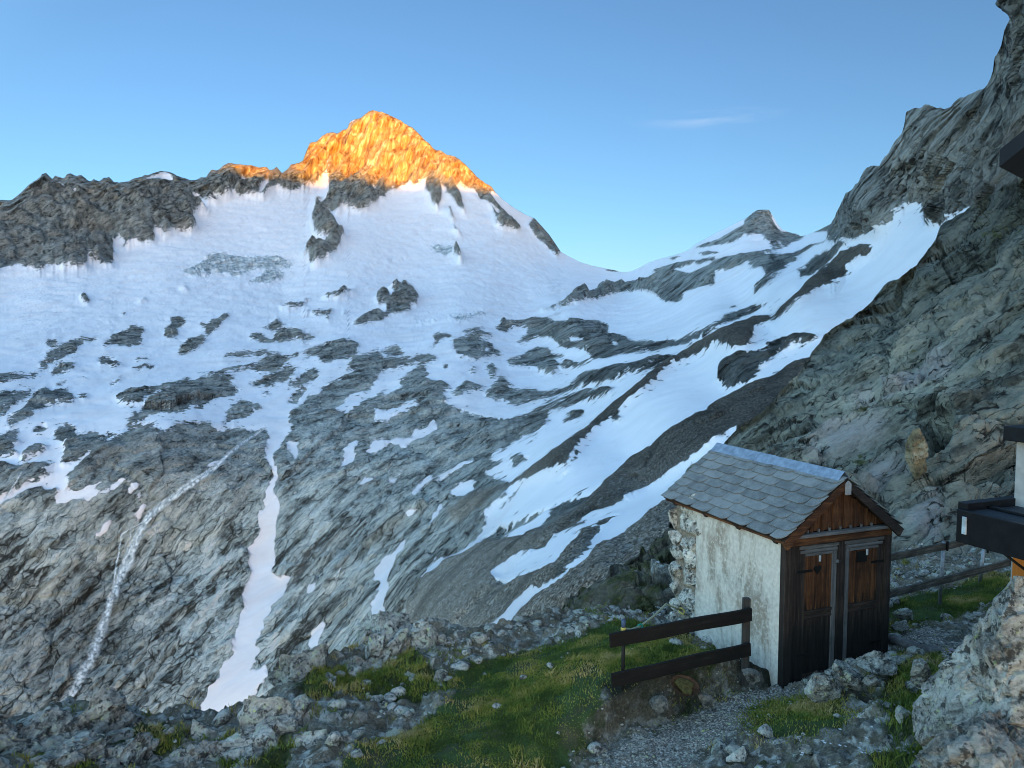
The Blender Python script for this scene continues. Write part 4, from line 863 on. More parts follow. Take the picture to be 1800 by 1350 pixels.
# ------------------------------------------------------------------ boulders and outcrops
def rock_material(name, dark=1.0, lichen=0.5, red=0.0):
    t = NT(name); o = t.node('ShaderNodeTexCoord').outputs['Object']
    info = t.node('ShaderNodeObjectInfo').outputs['Random']
    sh = t.node('ShaderNodeVectorMath', operation='ADD'); cb = t.node('ShaderNodeCombineXYZ'); t.l.new(t.math('MULTIPLY', info, 40.0), cb.inputs[0]); t.l.new(o, sh.inputs[0]); t.l.new(cb.outputs[0], sh.inputs[1]); o = sh.outputs[0]
    lay = t.noise(t.coord(rot=(R(12), R(28), 0), scale=(1.2, 1.6, 6.0), src=o), 1.0, 9, 0.66, 0.5); f = t.noise(o, 22, 7, 0.7)
    v = t.math('ADD', t.math('MULTIPLY', lay, .55), t.math('MULTIPLY', f, .45))
    d = dark
    col = t.ramp(v, [(0.34, (0.03 * d, 0.031 * d, 0.03 * d)), (0.43, (0.17 * d, 0.168 * d, 0.148 * d)), (0.5, (0.38 * d, 0.37 * d, 0.325 * d)), (0.61, (0.62 * d, 0.6 * d, 0.53 * d))])
    rust = t.noise(o, 3.5, 6, 0.6)
    col = t.mix(t.math('MULTIPLY', t.sstep(rust, 0.52, 0.68), 0.45 + red), col, (0.2, 0.155, 0.12))
    blk = t.noise(o, 8.0, 7, 0.7)
    col = t.mix(t.math('MULTIPLY', t.sstep(blk, 0.52, 0.59), 0.85), col, (0.03, 0.029, 0.025))
    ln = t.noise(o, 6.0, 6, 0.65, 0.4)
    col = t.mix(t.math('MULTIPLY', t.sstep(ln, 0.54, 0.62), lichen), col, (0.46, 0.48, 0.37))
    ln2 = t.noise(o, 11.0, 5, 0.6, 0.2)
    col = t.mix(t.math('MULTIPLY', t.sstep(ln2, 0.63, 0.68), lichen), col, (0.5, 0.54, 0.2))
    h = t.math('ADD', t.math('MULTIPLY', lay, 0.1), t.math('MULTIPLY', f, 0.035))
    return t.done(col, 0.93, t.bump(h, 0.9, 1.0))
ROCK = rock_material('boulder_rock'); ROCKD = rock_material('dark_boulder_rock', 0.8, 0.7); ROCKR = rock_material('reddish_boulder_rock', 0.72, 0.25, 0.45); ROCKP = rock_material('purple_grey_boulder_rock', 0.42, 0.08, 0.35); ROCKL = rock_material('lichen_boulder_rock', 1.0, 0.9)
_ico = {}
def ico(n):
    if n not in _ico:
        bm = bmesh.new(); bmesh.ops.create_icosphere(bm, subdivisions=n, radius=1)
        bm.verts.ensure_lookup_table(); v = np.array([q.co[:] for q in bm.verts], np.float32); f = np.array([[q.index for q in p.verts] for p in bm.faces], np.int32); bm.free(); _ico[n] = (v, f)
    return _ico[n]
def rock_shape(size, seed, sub=5, cuts=14, rough=1.0, rot=0.0, tilt=0.0):
    """angular block: a ball trimmed by random planes, layered, then weathered"""
    v, f = ico(sub); v = v.copy(); r = np.random.default_rng(seed)
    for k in range(cuts):
        nrm = r.normal(size=3); nrm[2] *= 0.8; nrm /= np.linalg.norm(nrm); d = r.uniform(0.42, 0.8)
        s_ = v @ nrm.astype(np.float32) - d; v -= np.clip(s_, 0, None)[:, None] * nrm.astype(np.float32) * 0.97
    v *= np.array(size, np.float32)
    m = float(np.mean(size)); nn = v / (np.linalg.norm(v, axis=1, keepdims=True) + 1e-6)
    lay = rotq(v.astype(np.float32), R(28), (1.3 / m, 1.3 / m, 3.6 / m), .2)
    h, e = facets(lay * 1.3 + seed * 3.1, seed % 97 + 200)
    h2, e2 = facets(lay * 3.4 + seed, seed % 89 + 300)
    dd = m * (0.06 * h + 0.028 * h2 - 0.05 * (1 - np.clip(e / .1, 0, 1)) - 0.02 * (1 - np.clip(e2 / .12, 0, 1)) + 0.03 * fbm(v * (2.2 / m) + seed, 6, 0.58, seed % 50, ridge=True)) * rough
    v = v + nn * dd[:, None]
    c, s_ = math.cos(tilt), math.sin(tilt); v = np.stack([v[:, 0] * c - v[:, 2] * s_, v[:, 1], v[:, 0] * s_ + v[:, 2] * c], -1)
    c, s_ = math.cos(rot), math.sin(rot); v = np.stack([v[:, 0] * c - v[:, 1] * s_, v[:, 0] * s_ + v[:, 1] * c, v[:, 2]], -1)
    return v, f
def boulder(px, py, d, size, label, mat=None, seed=1, rot=0.0, tilt=0.0, sub=5, name='boulder', group=None, rough=1.0, cuts=14):
    """px, py: middle of the block as surveyed; size: half extents in metres"""
    c = P(px, py, d); v, f = rock_shape(size, seed, sub, cuts, rough, rot, tilt)
    o = crease(link_mesh(name, v, f, mat or ROCK, smooth=True)); o.location = c
    return tag(o, label, 'boulder' if name == 'boulder' else name.replace('_', ' '), group or 'boulders lying around the small hut')
def outcrop(parts, label, mat, name='rock_outcrop'):
    V, F, n = [], [], 0; c0 = P(*parts[0][:3])
    for k, (px, py, d, size, seed, rot, tilt) in enumerate(parts):
        v, f = rock_shape(tuple(a * 1.25 for a in size), seed, 5, 18, 1.25, rot, tilt); V.append(v + (P(px, py, d) - c0)); F.append(f + n); n += len(v)
    o = link_mesh(name, np.concatenate(V), np.concatenate(F), mat, smooth=True); o.location = c0
    return tag(o, label, 'rock outcrop')
boulder(1800, 1200, 6.6, (0.9, 0.95, 1.35), 'huge grey boulder with lichen filling the lower right corner', ROCK, 11, 0.3, 0.05, 6)
boulder(1750, 1360, 6.0, (0.66, 0.7, 0.56), 'broad layered boulder at the foot of the huge corner boulder', ROCKR, 12, 0.2, 0.25, 6)
boulder(1449, 1204, 9.6, (0.27, 0.25, 0.24), 'pale rounded boulder touching the dark foot of the hut door', ROCKL, 13, 0.2, 0.3)
boulder(1487, 1187, 9.7, (0.19, 0.22, 0.28), 'upright grey boulder beside the pale one before the hut door', ROCKL, 14, 0.7, 0.4)
boulder(1546, 1163, 10.0, (0.31, 0.25, 0.15), 'flat topped boulder in front of the right hut door', ROCK, 15, 0.1, -0.1)
boulder(1532, 1196, 9.4, (0.14, 0.13, 0.1), 'small purplish boulder in the soil below the flat topped one', ROCKR, 16, 0.5, -0.3)
boulder(1621, 1192, 9.0, (0.17, 0.17, 0.24), 'standing grey rock left of the huge boulder, grass at its foot', ROCK, 17, 0.2, 0.1)
boulder(1592, 1262, 8.4, (0.14, 0.14, 0.2), 'pale lichen rock amid grass tufts left of the huge boulder', ROCKL, 18, 0.9, 0.2)
boulder(1562, 1313, 8.1, (0.14, 0.13, 0.13), 'blue grey angular stone low at the right among white flowers', ROCK, 19, 0.3, 0.1)
boulder(1640, 1340, 7.4, (0.1, 0.1, 0.15), 'narrow stone at the bottom edge beside the layered boulder', ROCKL, 20, 0.4, 0)
boulder(1592, 1338, 7.9, (0.14, 0.12, 0.1), 'brownish stone at the bottom edge among short tufts', ROCKR, 21, 0.4, 0)
boulder(1418, 1318, 8.3, (0.09, 0.08, 0.05), 'flat pale stone on the rubble right of the gravel path', ROCKL, 22, 0.4, 0)
boulder(1300, 1330, 8.6, (0.16, 0.13, 0.1), 'white rimmed stone at the edge of the gravel path', ROCKL, 23, 0.4, 0.2)
boulder(1345, 1285, 9.0, (0.12, 0.1, 0.07), 'grey stone half sunk in rubble beside the gravel', ROCK, 24, 0.8, 0.2)
boulder(1161, 1237, 9.9, (0.15, 0.14, 0.12), 'pale stone below the fence left of the rusty bowl', ROCKP, 25, 0.3, 0.1)
boulder(1246, 1233, 9.9, (0.16, 0.12, 0.09), 'wedge shaped stone below the fence right of the rusty bowl', ROCKP, 26, 0.3, -0.4)
boulder(1322, 1188, 10.5, (0.2, 0.12, 0.1), 'tilted slab stone leaning at the foot of the plaster wall', ROCKP, 27, 0.3, -0.6)
boulder(955, 1148, 13.6, (0.27, 0.22, 0.22), 'brownish boulder on the far edge of the lawn', ROCKR, 28, 0.3, 0.2)
boulder(1003, 1149, 13.2, (0.26, 0.2, 0.17), 'blue grey boulder on the far edge of the lawn', ROCK, 29, 0.1, 0.35)
boulder(1034, 1142, 13.4, (0.16, 0.15, 0.15), 'small grey boulder right of the blue grey one by the lawn', ROCK, 30, 0.3, 0.1)
boulder(1092, 1128, 13.6, (0.16, 0.15, 0.14), 'stone behind the left end of the dark fence', ROCK, 31, 0.3, 0.1)
boulder(720, 1212, 11.6, (0.27, 0.22, 0.27), 'pale upright boulder on the grass edge left of the lawn', ROCKL, 32, 0.4, 0.15)
boulder(776, 1206, 11.6, (0.26, 0.2, 0.24), 'grey boulder leaning right next to the pale upright one', ROCK, 33, 0.5, 0.5)
boulder(640, 1255, 11.0, (0.2, 0.2, 0.2), 'squat grey stone below the tuft covered outcrop', ROCK, 34, 0.5, 0.2)
boulder(598, 1262, 10.9, (0.24, 0.2, 0.2), 'blocky stone between lichen outcrop and squat grey stone', ROCK, 35, 0.1, 0.2)
boulder(668, 1318, 9.5, (0.15, 0.14, 0.1), 'low stone in the grass at the lower left of the lawn', ROCKL, 36, 0.1, 0.2)
boulder(1585, 1100, 12.8, (0.2, 0.16, 0.1), 'reddish flat stone right of the hut wall', ROCKR, 37, 0.1, 0.1)
boulder(1590, 1078, 13.3, (0.24, 0.2, 0.12), 'pale green slab behind the reddish stone near the right fence', ROCKL, 38, 0.1, 0.1)
boulder(1608, 795, 20.3, (0.34, 0.42, 0.78), 'ochre stained rock block standing on the hillside', None, 39, 0.2, 0.12, rough=1.5, cuts=24)
oc = NT('ochre_rock'); _o = oc.node('ShaderNodeTexCoord').outputs['Object']
OCHRE = oc.done(oc.ramp(oc.noise(_o, 1.6, 8, 0.65), [(0.38, (0.06, 0.045, 0.03)), (0.5, (0.26, 0.19, 0.1)), (0.62, (0.36, 0.31, 0.21))]), 0.9, oc.bump(oc.noise(_o, 4, 7, .65), 0.7, 0.2))
COL.objects[-1].data.materials[0] = OCHRE
def crag(lobes, label, mat, seed, n):
    """bedrock outcrop: many angular blocks packed over low domes, with open joints between them"""
    r = np.random.default_rng(seed); V, F, m = [], [], 0; c0 = P(*lobes[0][:3])
    for px, py, d, w, h in lobes:
        c = P(px, py, d) - c0
        v, f = rock_shape((w * 1.3, w * 1.1, h * 1.35), int(r.integers(900)), 5, 22, 1.4, r.uniform(-.3, .3), .3); V.append(v + c); F.append(f + m); m += len(v)
        for k in range(n):
            th = r.uniform(-np.pi, 0.35); el = np.arcsin(r.uniform(-.15, .98)); s_ = w * r.uniform(.26, .52)
            q = c + np.array([np.cos(th) * np.cos(el) * w, np.sin(th) * np.cos(el) * w * .85, np.sin(el) * h * .9]) * r.uniform(.8, 1.02)
            v, f = rock_shape((s_, s_ * r.uniform(.6, .95), s_ * r.uniform(.55, 1.05)), int(r.integers(900)), 4, 24, 1.2, r.uniform(-.6, .6), r.uniform(.1, .65)); V.append(v + q); F.append(f + m); m += len(v)
    o = crease(link_mesh('rock_outcrop', np.concatenate(V), np.concatenate(F), mat, smooth=True)); o.location = c0
    return tag(o, label, 'rock outcrop', 'bedrock outcrops along the foreground edge')
crag([(60, 1330, 9.5, .8, .5), (185, 1300, 10.2, .7, .68), (-70, 1340, 9.2, .8, .55), (110, 1352, 9.2, .6, .4), (225, 1345, 9.4, .45, .35)], 'jagged grey rock outcrop at the lower left corner', ROCKD, 1, 9)
crag([(285, 1330, 10.0, .45, .42), (330, 1350, 9.5, .4, .35)], 'dark split outcrop right of the corner outcrop', ROCKD, 2, 8)
crag([(368, 1335, 10.0, .36, .42), (410, 1350, 9.6, .45, .36)], 'pointed outcrop with yellow lichen under the snow gully', ROCKL, 3, 8)
crag([(490, 1315, 10.3, .62, .8), (440, 1345, 9.8, .5, .5), (550, 1345, 9.8, .45, .5)], 'large pale lichen covered outcrop left of the grass', ROCKL, 4, 9)
crag([(535, 1210, 11.8, .5, .58), (570, 1245, 11.4, .4, .36)], 'rounded outcrop with dark top beside a thin snow streak', ROCKD, 5, 9)
crag([(690, 1165, 12.9, .7, .66), (770, 1168, 12.9, .42, .6), (640, 1200, 12.3, .45, .36), (715, 1200, 12.2, .45, .32)], 'speckled outcrop with grass tufts on the skyline of the lawn', ROCKL, 6, 10)
# loose stones too many to count
def stones(n, area, lo, hi, seed):
    r = np.random.default_rng(seed); w = area.reshape(-1) * vis; ids = r.choice(len(w), n, p=w / w.sum()); V, F, m = [], [], 0
    vs_ = [rock_shape((1, .8, .6), 400 + k, 2, 9, .8) for k in range(12)]
    for i in ids:
        v, f = vs_[r.integers(12)]; s_ = lo * (hi / lo) ** (r.random() ** 2.2); a = r.uniform(0, 6.28); c, q = math.cos(a), math.sin(a)
        u = np.stack([v[:, 0] * c - v[:, 1] * q, v[:, 0] * q + v[:, 1] * c, v[:, 2]], -1) * s_
        X = gx.reshape(-1)[i] + r.uniform(-.02, .02); Y = gy.reshape(-1)[i] + r.uniform(-.02, .02)
        V.append(u + np.array([X, Y, float(gheight(X, Y)) + s_ * .15])); F.append(f + m); m += len(v)
    return np.concatenate(V), np.concatenate(F)
v1, f1 = stones(1900, rub * (pn.reshape(rub.shape) > -.2) * np.where(gpx < 620, .35, 1) + 0.02 * ga, .02, .19, 1)
tag(link_mesh('rubble', v1, f1, ROCKL, smooth=True), 'loose rubble stones on the soil', 'rubble', kind='stuff')
v2, f2 = stones(5000, gr, .008, .03, 2)
tag(link_mesh('gravel', v2, f2, ROCKL, smooth=True), 'grey gravel of the path', 'gravel', kind='stuff')

# ------------------------------------------------------------------ small-object builders
def add_box(bm, x0, x1, y0, y1, z0, z1, bev=0.0):
    vs_ = [bm.verts.new((x, y, z)) for z in (z0, z1) for (x, y) in ((x0, y0), (x1, y0), (x1, y1), (x0, y1))]
    fs = [(3, 2, 1, 0), (4, 5, 6, 7), (0, 1, 5, 4), (1, 2, 6, 5), (2, 3, 7, 6), (3, 0, 4, 7)]
    F_ = [bm.faces.new([vs_[i] for i in f]) for f in fs]
    if bev:
        ed = list({e for f in F_ for e in f.edges})
        bmesh.ops.bevel(bm, geom=ed, offset=bev, segments=2, affect='EDGES', profile=0.6)
def add_prism(bm, poly, y0, y1):
    """poly: outline in (x, z); extruded along y"""
    a = [bm.verts.new((x, y0, z)) for x, z in poly]; b = [bm.verts.new((x, y1, z)) for x, z in poly]
    n = len(poly); bm.faces.new(a); bm.faces.new(b[::-1])
    for i in range(n): bm.faces.new((a[i], b[i], b[(i + 1) % n], a[(i + 1) % n]))
def add_beam(bm, p, q, w, h, up=(0, 0, 1), bev=0.004):
    p, q = Vector(p), Vector(q); d = (q - p); L = d.length; d.normalize()
    s_ = d.cross(Vector(up)).normalized(); u = s_.cross(d)
    b2 = bmesh.new(); add_box(b2, 0, L, -w / 2, w / 2, -h / 2, h / 2, bev)
    for v in b2.verts: v.co = p + d * v.co.x + s_ * v.co.y + u * v.co.z
    me = bpy.data.meshes.new('t'); b2.to_mesh(me); b2.free(); bm.from_mesh(me); bpy.data.meshes.remove(me)
def add_tube(bm, path, r, n=10, cap=True):
    path = [Vector(p) for p in path]; rings = []
    for i, p in enumerate(path):
        d = (path[min(i + 1, len(path) - 1)] - path[max(i - 1, 0)]).normalized()
        s_ = d.cross(Vector((0, 0, 1)) if abs(d.z) < .9 else Vector((1, 0, 0))).normalized(); u = s_.cross(d)
        rr = r[i] if isinstance(r, (list, tuple)) else r
        rings.append([bm.verts.new(p + (s_ * math.cos(a) + u * math.sin(a)) * rr) for a in [2 * math.pi * k / n for k in range(n)]])
    for a, b in zip(rings, rings[1:]):
        for k in range(n): bm.faces.new((a[k], a[(k + 1) % n], b[(k + 1) % n], b[k]))
    if cap: bm.faces.new(rings[0][::-1]); bm.faces.new(rings[-1])
def make(name, bm, mat, parent=None, smooth=False, label=None):
    bmesh.ops.recalc_face_normals(bm, faces=bm.faces)
    me = bpy.data.meshes.new(name); bm.to_mesh(me); bm.free(); me.materials.append(mat)
    if smooth:
        for p in me.polygons: p.use_smooth = True
    o = bpy.data.objects.new(name, me); COL.objects.link(o)
    if parent: o.parent = parent
    if label: o['label'] = label
    return o
def part(name, mat, parent, *boxes, bev=0.004, label=None):
    bm = bmesh.new()
    for b in boxes: add_box(bm, *b, bev)
    return make(name, bm, mat, parent, label=label)

# ------------------------------------------------------------------ materials of built things
def wood(name, stops, along='Z', foot_shade=None, sc=1.0):
    t = NT(name); o = t.node('ShaderNodeTexCoord').outputs['Object']
    s_ = {'Z': (22, 22, 1.1), 'X': (1.1, 22, 22), 'Y': (22, 1.1, 22)}[along]
    g = t.noise(t.coord(scale=tuple(a * sc for a in s_), src=o), 1.0, 7, 0.65, 0.6)
    b = t.noise(o, 2.6, 5, 0.6); f = t.noise(t.coord(scale=tuple(a * 4 for a in s_), src=o), 1.0, 4, 0.6)
    v = t.math('ADD', t.math('ADD', t.math('MULTIPLY', g, .5), t.math('MULTIPLY', b, .3)), t.math('MULTIPLY', f, .2))
    col = t.ramp(v, stops)
    if foot_shade:                                               # shade at the foot of the boards, painted into the wood colour
        sp = t.node('ShaderNodeSeparateXYZ'); t.l.new(o, sp.inputs[0])
        dm = t.sstep(t.math('ADD', sp.outputs[2], t.math('MULTIPLY', t.math('SUBTRACT', g, 0.5), 1.2)), foot_shade[1], foot_shade[0])
        col = t.mix(dm, col, t.ramp(v, [(0.35, (0.008, 0.007, 0.006)), (0.6, (0.02, 0.018, 0.016)), (0.72, (0.06, 0.055, 0.05))]))
    return t.done(col, 0.8, t.bump(t.math('ADD', g, f), 0.5, 0.006))
RED = [(0.36, (0.022, 0.01, 0.006)), (0.48, (0.075, 0.03, 0.014)), (0.56, (0.16, 0.066, 0.026)), (0.66, (0.26, 0.125, 0.05))]
DRK = [(0.36, (0.012, 0.009, 0.008)), (0.5, (0.035, 0.024, 0.019)), (0.62, (0.075, 0.052, 0.04)), (0.7, (0.14, 0.12, 0.105))]
GRY = [(0.36, (0.05, 0.047, 0.044)), (0.5, (0.13, 0.122, 0.115)), (0.64, (0.25, 0.24, 0.23))]
W_PANEL = wood('larch_panel_wood', RED, 'Z', (1.0, 1.25)); W_DARK = wood('dark_larch_wood', DRK, 'Z', (0.6, 1.2)); W_GREY = wood('weathered_wood', GRY, 'Z')
W_GREYX = wood('weathered_beam_wood', GRY, 'X'); W_REDX = wood('red_brown_beam_wood', RED, 'X'); W_REDY = wood('red_brown_eave_wood', RED, 'Y'); W_DARKX = wood('dark_beam_wood', DRK, 'X')
W_GABLE = wood('gable_board_wood', RED, 'Z'); W_FENCE = wood('black_brown_plank_wood', [(0.36, (0.004, 0.0035, 0.003)), (0.55, (0.009, 0.008, 0.007)), (0.68, (0.03, 0.027, 0.024))], 'X')
W_RAIL = wood('old_rail_wood', [(0.36, (0.025, 0.021, 0.016)), (0.5, (0.07, 0.06, 0.046)), (0.66, (0.2, 0.175, 0.14))], 'X')
def plaster_material():
    t = NT('stained_plaster'); o = t.node('ShaderNodeTexCoord').outputs['Object']
    base = t.ramp(t.noise(o, 16, 5, 0.6), [(0.32, (0.55, 0.51, 0.44)), (0.5, (0.64, 0.6, 0.52)), (0.68, (0.72, 0.68, 0.6))])
    st = t.noise(t.coord(scale=(2.2, 2.2, 0.75), src=o), 1.0, 10, 0.72, 0.3)
    sp = t.node('ShaderNodeSeparateXYZ'); t.l.new(o, sp.inputs[0])
    mid = t.math('SUBTRACT', 1.0, t.math('ABSOLUTE', t.math('MULTIPLY', t.math('SUBTRACT', sp.outputs[2], 0.95), 0.95)), clamp=True)
    my_ = t.math('SUBTRACT', 1.0, t.math('ABSOLUTE', t.math('MULTIPLY', t.math('SUBTRACT', sp.outputs[1], 1.15), 0.8)), clamp=True)
    m = t.math('ADD', st, t.math('MULTIPLY', t.math('MULTIPLY', mid, my_), 0.14))
    stain = t.math('MULTIPLY', t.sstep(m, 0.5, 0.66), t.sstep(t.noise(o, 14, 6, .7), 0.3, 0.55))
    col = t.mix(t.math('MULTIPLY', stain, 0.8), base, (0.25, 0.2, 0.145))
    grime = t.sstep(t.math('ADD', t.math('MULTIPLY', sp.outputs[2], -1.0), t.math('MULTIPLY', st, 1.4)), 0.9, 1.6)
    col = t.mix(t.math('MULTIPLY', grime, 0.5), col, (0.2, 0.2, 0.19))
    return t.done(col, 0.95, t.bump(t.noise(o, 40, 5, 0.7), 0.25, 0.006))
PLASTER = plaster_material()
def slate_material():
    t = NT('grey_slate'); o = t.node('ShaderNodeTexCoord').outputs['Object']
    n = t.noise(o, 5, 7, 0.65); f = t.noise(o, 45, 5, 0.7)
    v = t.math('ADD', t.math('MULTIPLY', t.attr('tone'), 0.16), t.math('ADD', t.math('MULTIPLY', n, .55), t.math('MULTIPLY', f, .4)))
    col = t.ramp(v, [(0.32, (0.085, 0.09, 0.088)), (0.48, (0.155, 0.163, 0.158)), (0.65, (0.26, 0.27, 0.26))])
    col = t.mix(t.math('MULTIPLY', t.sstep(t.noise(o, 14, 6, .7), .6, .72), .35), col, (0.3, 0.31, 0.27))
    return t.done(col, 0.62, t.bump(t.math('ADD', n, t.math('MULTIPLY', f, .4)), 0.35, 0.01))
SLATE = slate_material()
def plain(name, c, rough=0.5, metal=0.0, sc=9.0, var=0.35, bump=0.15):
    t = NT(name); o = t.node('ShaderNodeTexCoord').outputs['Object']
    n = t.noise(o, sc, 7, 0.65)
    t.b.inputs['Metallic'].default_value = metal
    a = tuple(x * (1 - var) for x in c); b = tuple(min(1, x * (1 + var)) for x in c)
    return t.done(t.ramp(n, [(0.3, a), (0.7, b)]), rough, t.bump(n, bump, 0.01))
ZINC = plain('zinc_sheet', (0.25, 0.32, 0.4), 0.45, 0.3); IRON = plain('galvanised_pipe', (0.3, 0.31, 0.31), 0.5, 0.6); BLACKIRON = plain('black_iron', (0.015, 0.015, 0.015), 0.6, 0.4)
MORTAR = plain('rubble_mortar', (0.24, 0.205, 0.16), 0.95, 0, 14, 0.6, 0.5)
WALLSTONE = rock_material('wall_stone', 1.4, 0.15, 0.2)

# ------------------------------------------------------------------ the small slate roofed hut
hut = empty('small_hut', HO, 'small plastered hut with slate roof and twin wooden doors', 'hut'); hut.rotation_euler = (0, 0, math.atan2(HU[1], HU[0]))
def noisy_wall(name, x, y0, y1, z0, z1, mat):
    ny, nz = 60, 70; Y, Z = np.meshgrid(np.linspace(y0, y1, ny), np.linspace(z0, z1, nz))
    q = np.stack([0 * Y, Y, Z], -1).reshape(-1, 3)
    dx = fbm(q * 2.2, 5, 0.55, 500) * 0.012
    q[:, 0] = x + dx
    o = link_mesh(name, q, grid_faces(nz, ny), mat, hut, True); return o
bm = bmesh.new(); add_box(bm, 0.012, 0.25, 0.05, 2.15, -1.2, 2.27, 0.012)
bmesh.ops.subdivide_edges(bm, edges=bm.edges[:], cuts=12, use_grid_fill=True)
pw = make('plaster_wall', bm, PLASTER, hut, True)
co = np.array([v.co[:] for v in pw.data.vertices], np.float32); co[:, 0] += fbm(co * 2.0, 5, 0.55, 500) * 0.012; pw.data.vertices.foreach_set('co', co.ravel())
# rubble stone corner at the rear
V, F, n = [], [], 0
r_ = np.random.default_rng(5); zc = -1.3
while zc < 2.1:
    hh = r_.uniform(.22, .42); yc = 2.13
    while yc < 2.86:
        ww = min(r_.uniform(.38, .75), 2.92 - yc + .05)
        v, f = rock_shape((.24, ww / 2 * 1.4, hh / 2 * 1.45), int(r_.integers(1000)), 4, 16, .5, 0, 0)
        V.append(v + np.array([.12 + r_.uniform(-.04, .02), yc + ww / 2, zc + hh / 2 + r_.uniform(-.02, .02)])); F.append(f + n); n += len(v); yc += ww
    zc += hh * .95
sw = crease(link_mesh('stone_wall', np.concatenate(V), np.concatenate(F), WALLSTONE, hut, True))
part('mortar_bed', MORTAR, hut, (0.075, 0.3, 2.16, 2.85, -1.3, 2.24))
part('rear_wall', MORTAR, hut, (0.3, 2.0, 2.6, 2.84, -1.3, 2.24)); part('side_wall', W_DARK, hut, (1.88, 1.985, 0.06, 2.6, -1.0, 2.25))
part('corner_post', W_DARK, hut, (0.0, 0.15, -0.06, 0.048, -0.5, 2.2), bev=.006); part('corner_post', W_DARK, hut, (1.9, 2.0, -0.06, 0.058, -0.5, 2.2), bev=.006)
part('door_frame', W_DARK, hut, (0.152, 0.3, -0.02, 0.05, -0.5, 2.12), (1.0, 1.13, -0.03, 0.05, -0.5, 2.12), (1.872, 1.898, -0.02, 0.05, -0.5, 2.12))
part('lintel', W_REDX, hut, (0.02, 1.98, -0.075, 0.05, 2.122, 2.235)); part('drip_ledge', W_GREYX, hut, (0.1, 1.92, -0.12, -0.02, 2.237, 2.285), bev=.01)
part('threshold', W_DARKX, hut, (0.15, 1.9, -0.04, 0.05, -0.6, 0.02))
def door(x0, x1, hinge_left):
    d = part('door', W_DARK, hut, (x0, x1, 0.02, 0.045, 0.025, 2.11))
    sw_ = 0.085
    part('stile', W_GREY if not hinge_left else W_DARK, d, (x0, x0 + sw_, -0.012, 0.018, 0.03, 2.1)); part('stile', W_DARK if not hinge_left else W_GREY, d, (x1 - sw_, x1, -0.012, 0.018, 0.03, 2.1))
    a, b = x0 + sw_ + .002, x1 - sw_ - .002
    part('rail', W_GREYX, d, (a, b, -0.012, 0.018, 1.98, 2.1)); part('rail', W_DARKX, d, (a, b, -0.014, 0.018, 1.0, 1.12)); part('rail', W_DARKX, d, (a, b, -0.012, 0.018, 0.03, 0.17))
    part('moulding', W_GREYX, d, (x0 - .03, x1 + .01, -0.04, -0.014, 2.05, 2.1), (x0 - .01, x1 - .01, -0.032, -0.014, 1.985, 2.03), (a, b, -0.026, 0.0, 1.935, 1.978), bev=.006)
    part('moulding', W_DARKX, d, (a, b, -0.03, -0.016, 1.085, 1.125), (a, b, -0.024, -0.016, 1.0, 1.03))
    n = 5; bw = (b - a) / n
    for z0, z1, mt in ((1.122, 1.934, W_PANEL), (0.172, 0.998, W_DARK)):
        bm = bmesh.new()
        for k in range(n): add_box(bm, a + k * bw + .003, a + (k + 1) * bw - .003, 0.0, 0.019, z0, z1, 0.004)
        for k in range(1, n, 2): add_box(bm, a + k * bw - .011, a + k * bw + .011, -0.012, -0.001, z0 + .01, z1 - .01, 0.003)
        make('door_panel', bm, mt, d)
    if hinge_left:      # heart-shaped opening in the left door
        bm = bmesh.new(); cx, cz = (a + b) / 2 - .02, 1.72
        pl = []
        for k in range(28):
            u = 2 * math.pi * k / 28
            pl.append((cx + .0042 * 16 * math.sin(u) ** 3, cz + .0045 * (13 * math.cos(u) - 5 * math.cos(2 * u) - 2 * math.cos(3 * u) - math.cos(4 * u))))
        add_prism(bm, pl, -0.0175, -0.0035); make('heart_opening', bm, BLACKIRON, d)
        bm = bmesh.new(); add_box(bm, x1 - .03, x1 + .06, -.03, -.014, 1.78, 1.83, .004); make('latch', bm, IRON, d)
    else:
        bm = bmesh.new(); cx = (a + b) / 2
        add_prism(bm, [(cx - .13, 1.74), (cx + .06, 1.74), (cx + .07, 1.9), (cx - .13, 1.9)], -0.0175, -0.0035); make('vent_opening', bm, BLACKIRON, d)
    bm = bmesh.new(); c0 = (a + b) / 2 + (.0 if hinge_left else .045)
    add_box(bm, c0 - .012, c0 + .022, -.034, -.019, 1.84, 1.93, .005); make('number_tag', bm, plain('enamel_white', (.55, .56, .56), .4) if hinge_left else bpy.data.materials['enamel_white'], d)
    hx = x0 if hinge_left else x1
    for z in (.45, 1.7):
        x_ = (hx - .06, hx + .22) if hinge_left else (hx - .22, hx + .03)
        part('hinge', BLACKIRON, d, (x_[0], x_[1], -.022, -.0135, z, z + .035), bev=.003)
door(0.31, 0.99, True); door(1.14, 1.865, False)
RZ, EZ = 3.1, 2.27                       # ridge and eave levels
sl = (RZ - EZ) / 1.12
bm = bmesh.new(); add_prism(bm, [(0.1, 2.29), (1.9, 2.29), (1.0, 2.29 + .9 * sl - .05)], 0.0, 0.05); make('gable_boards', bm, W_GABLE, hut)
for k in range(8):
    x = 0.28 + k * 0.206; top = RZ - .16 - abs(x - 1) * sl
    if top > 2.34: part('gable_batten', W_GABLE, hut, (x - .022, x + .022, -0.03, -0.002, 2.29, top), bev=.003)
for k in range(9):
    x = 0.2 + k * 0.2; part('batten_end', W_GREY, hut, (x - .014, x + .014, -0.06, -0.032, 2.288, 2.335), bev=.003) if RZ - .2 - abs(x - 1) * sl > 2.36 else None  # pale lower ends of the gable battens, built as separate blocks
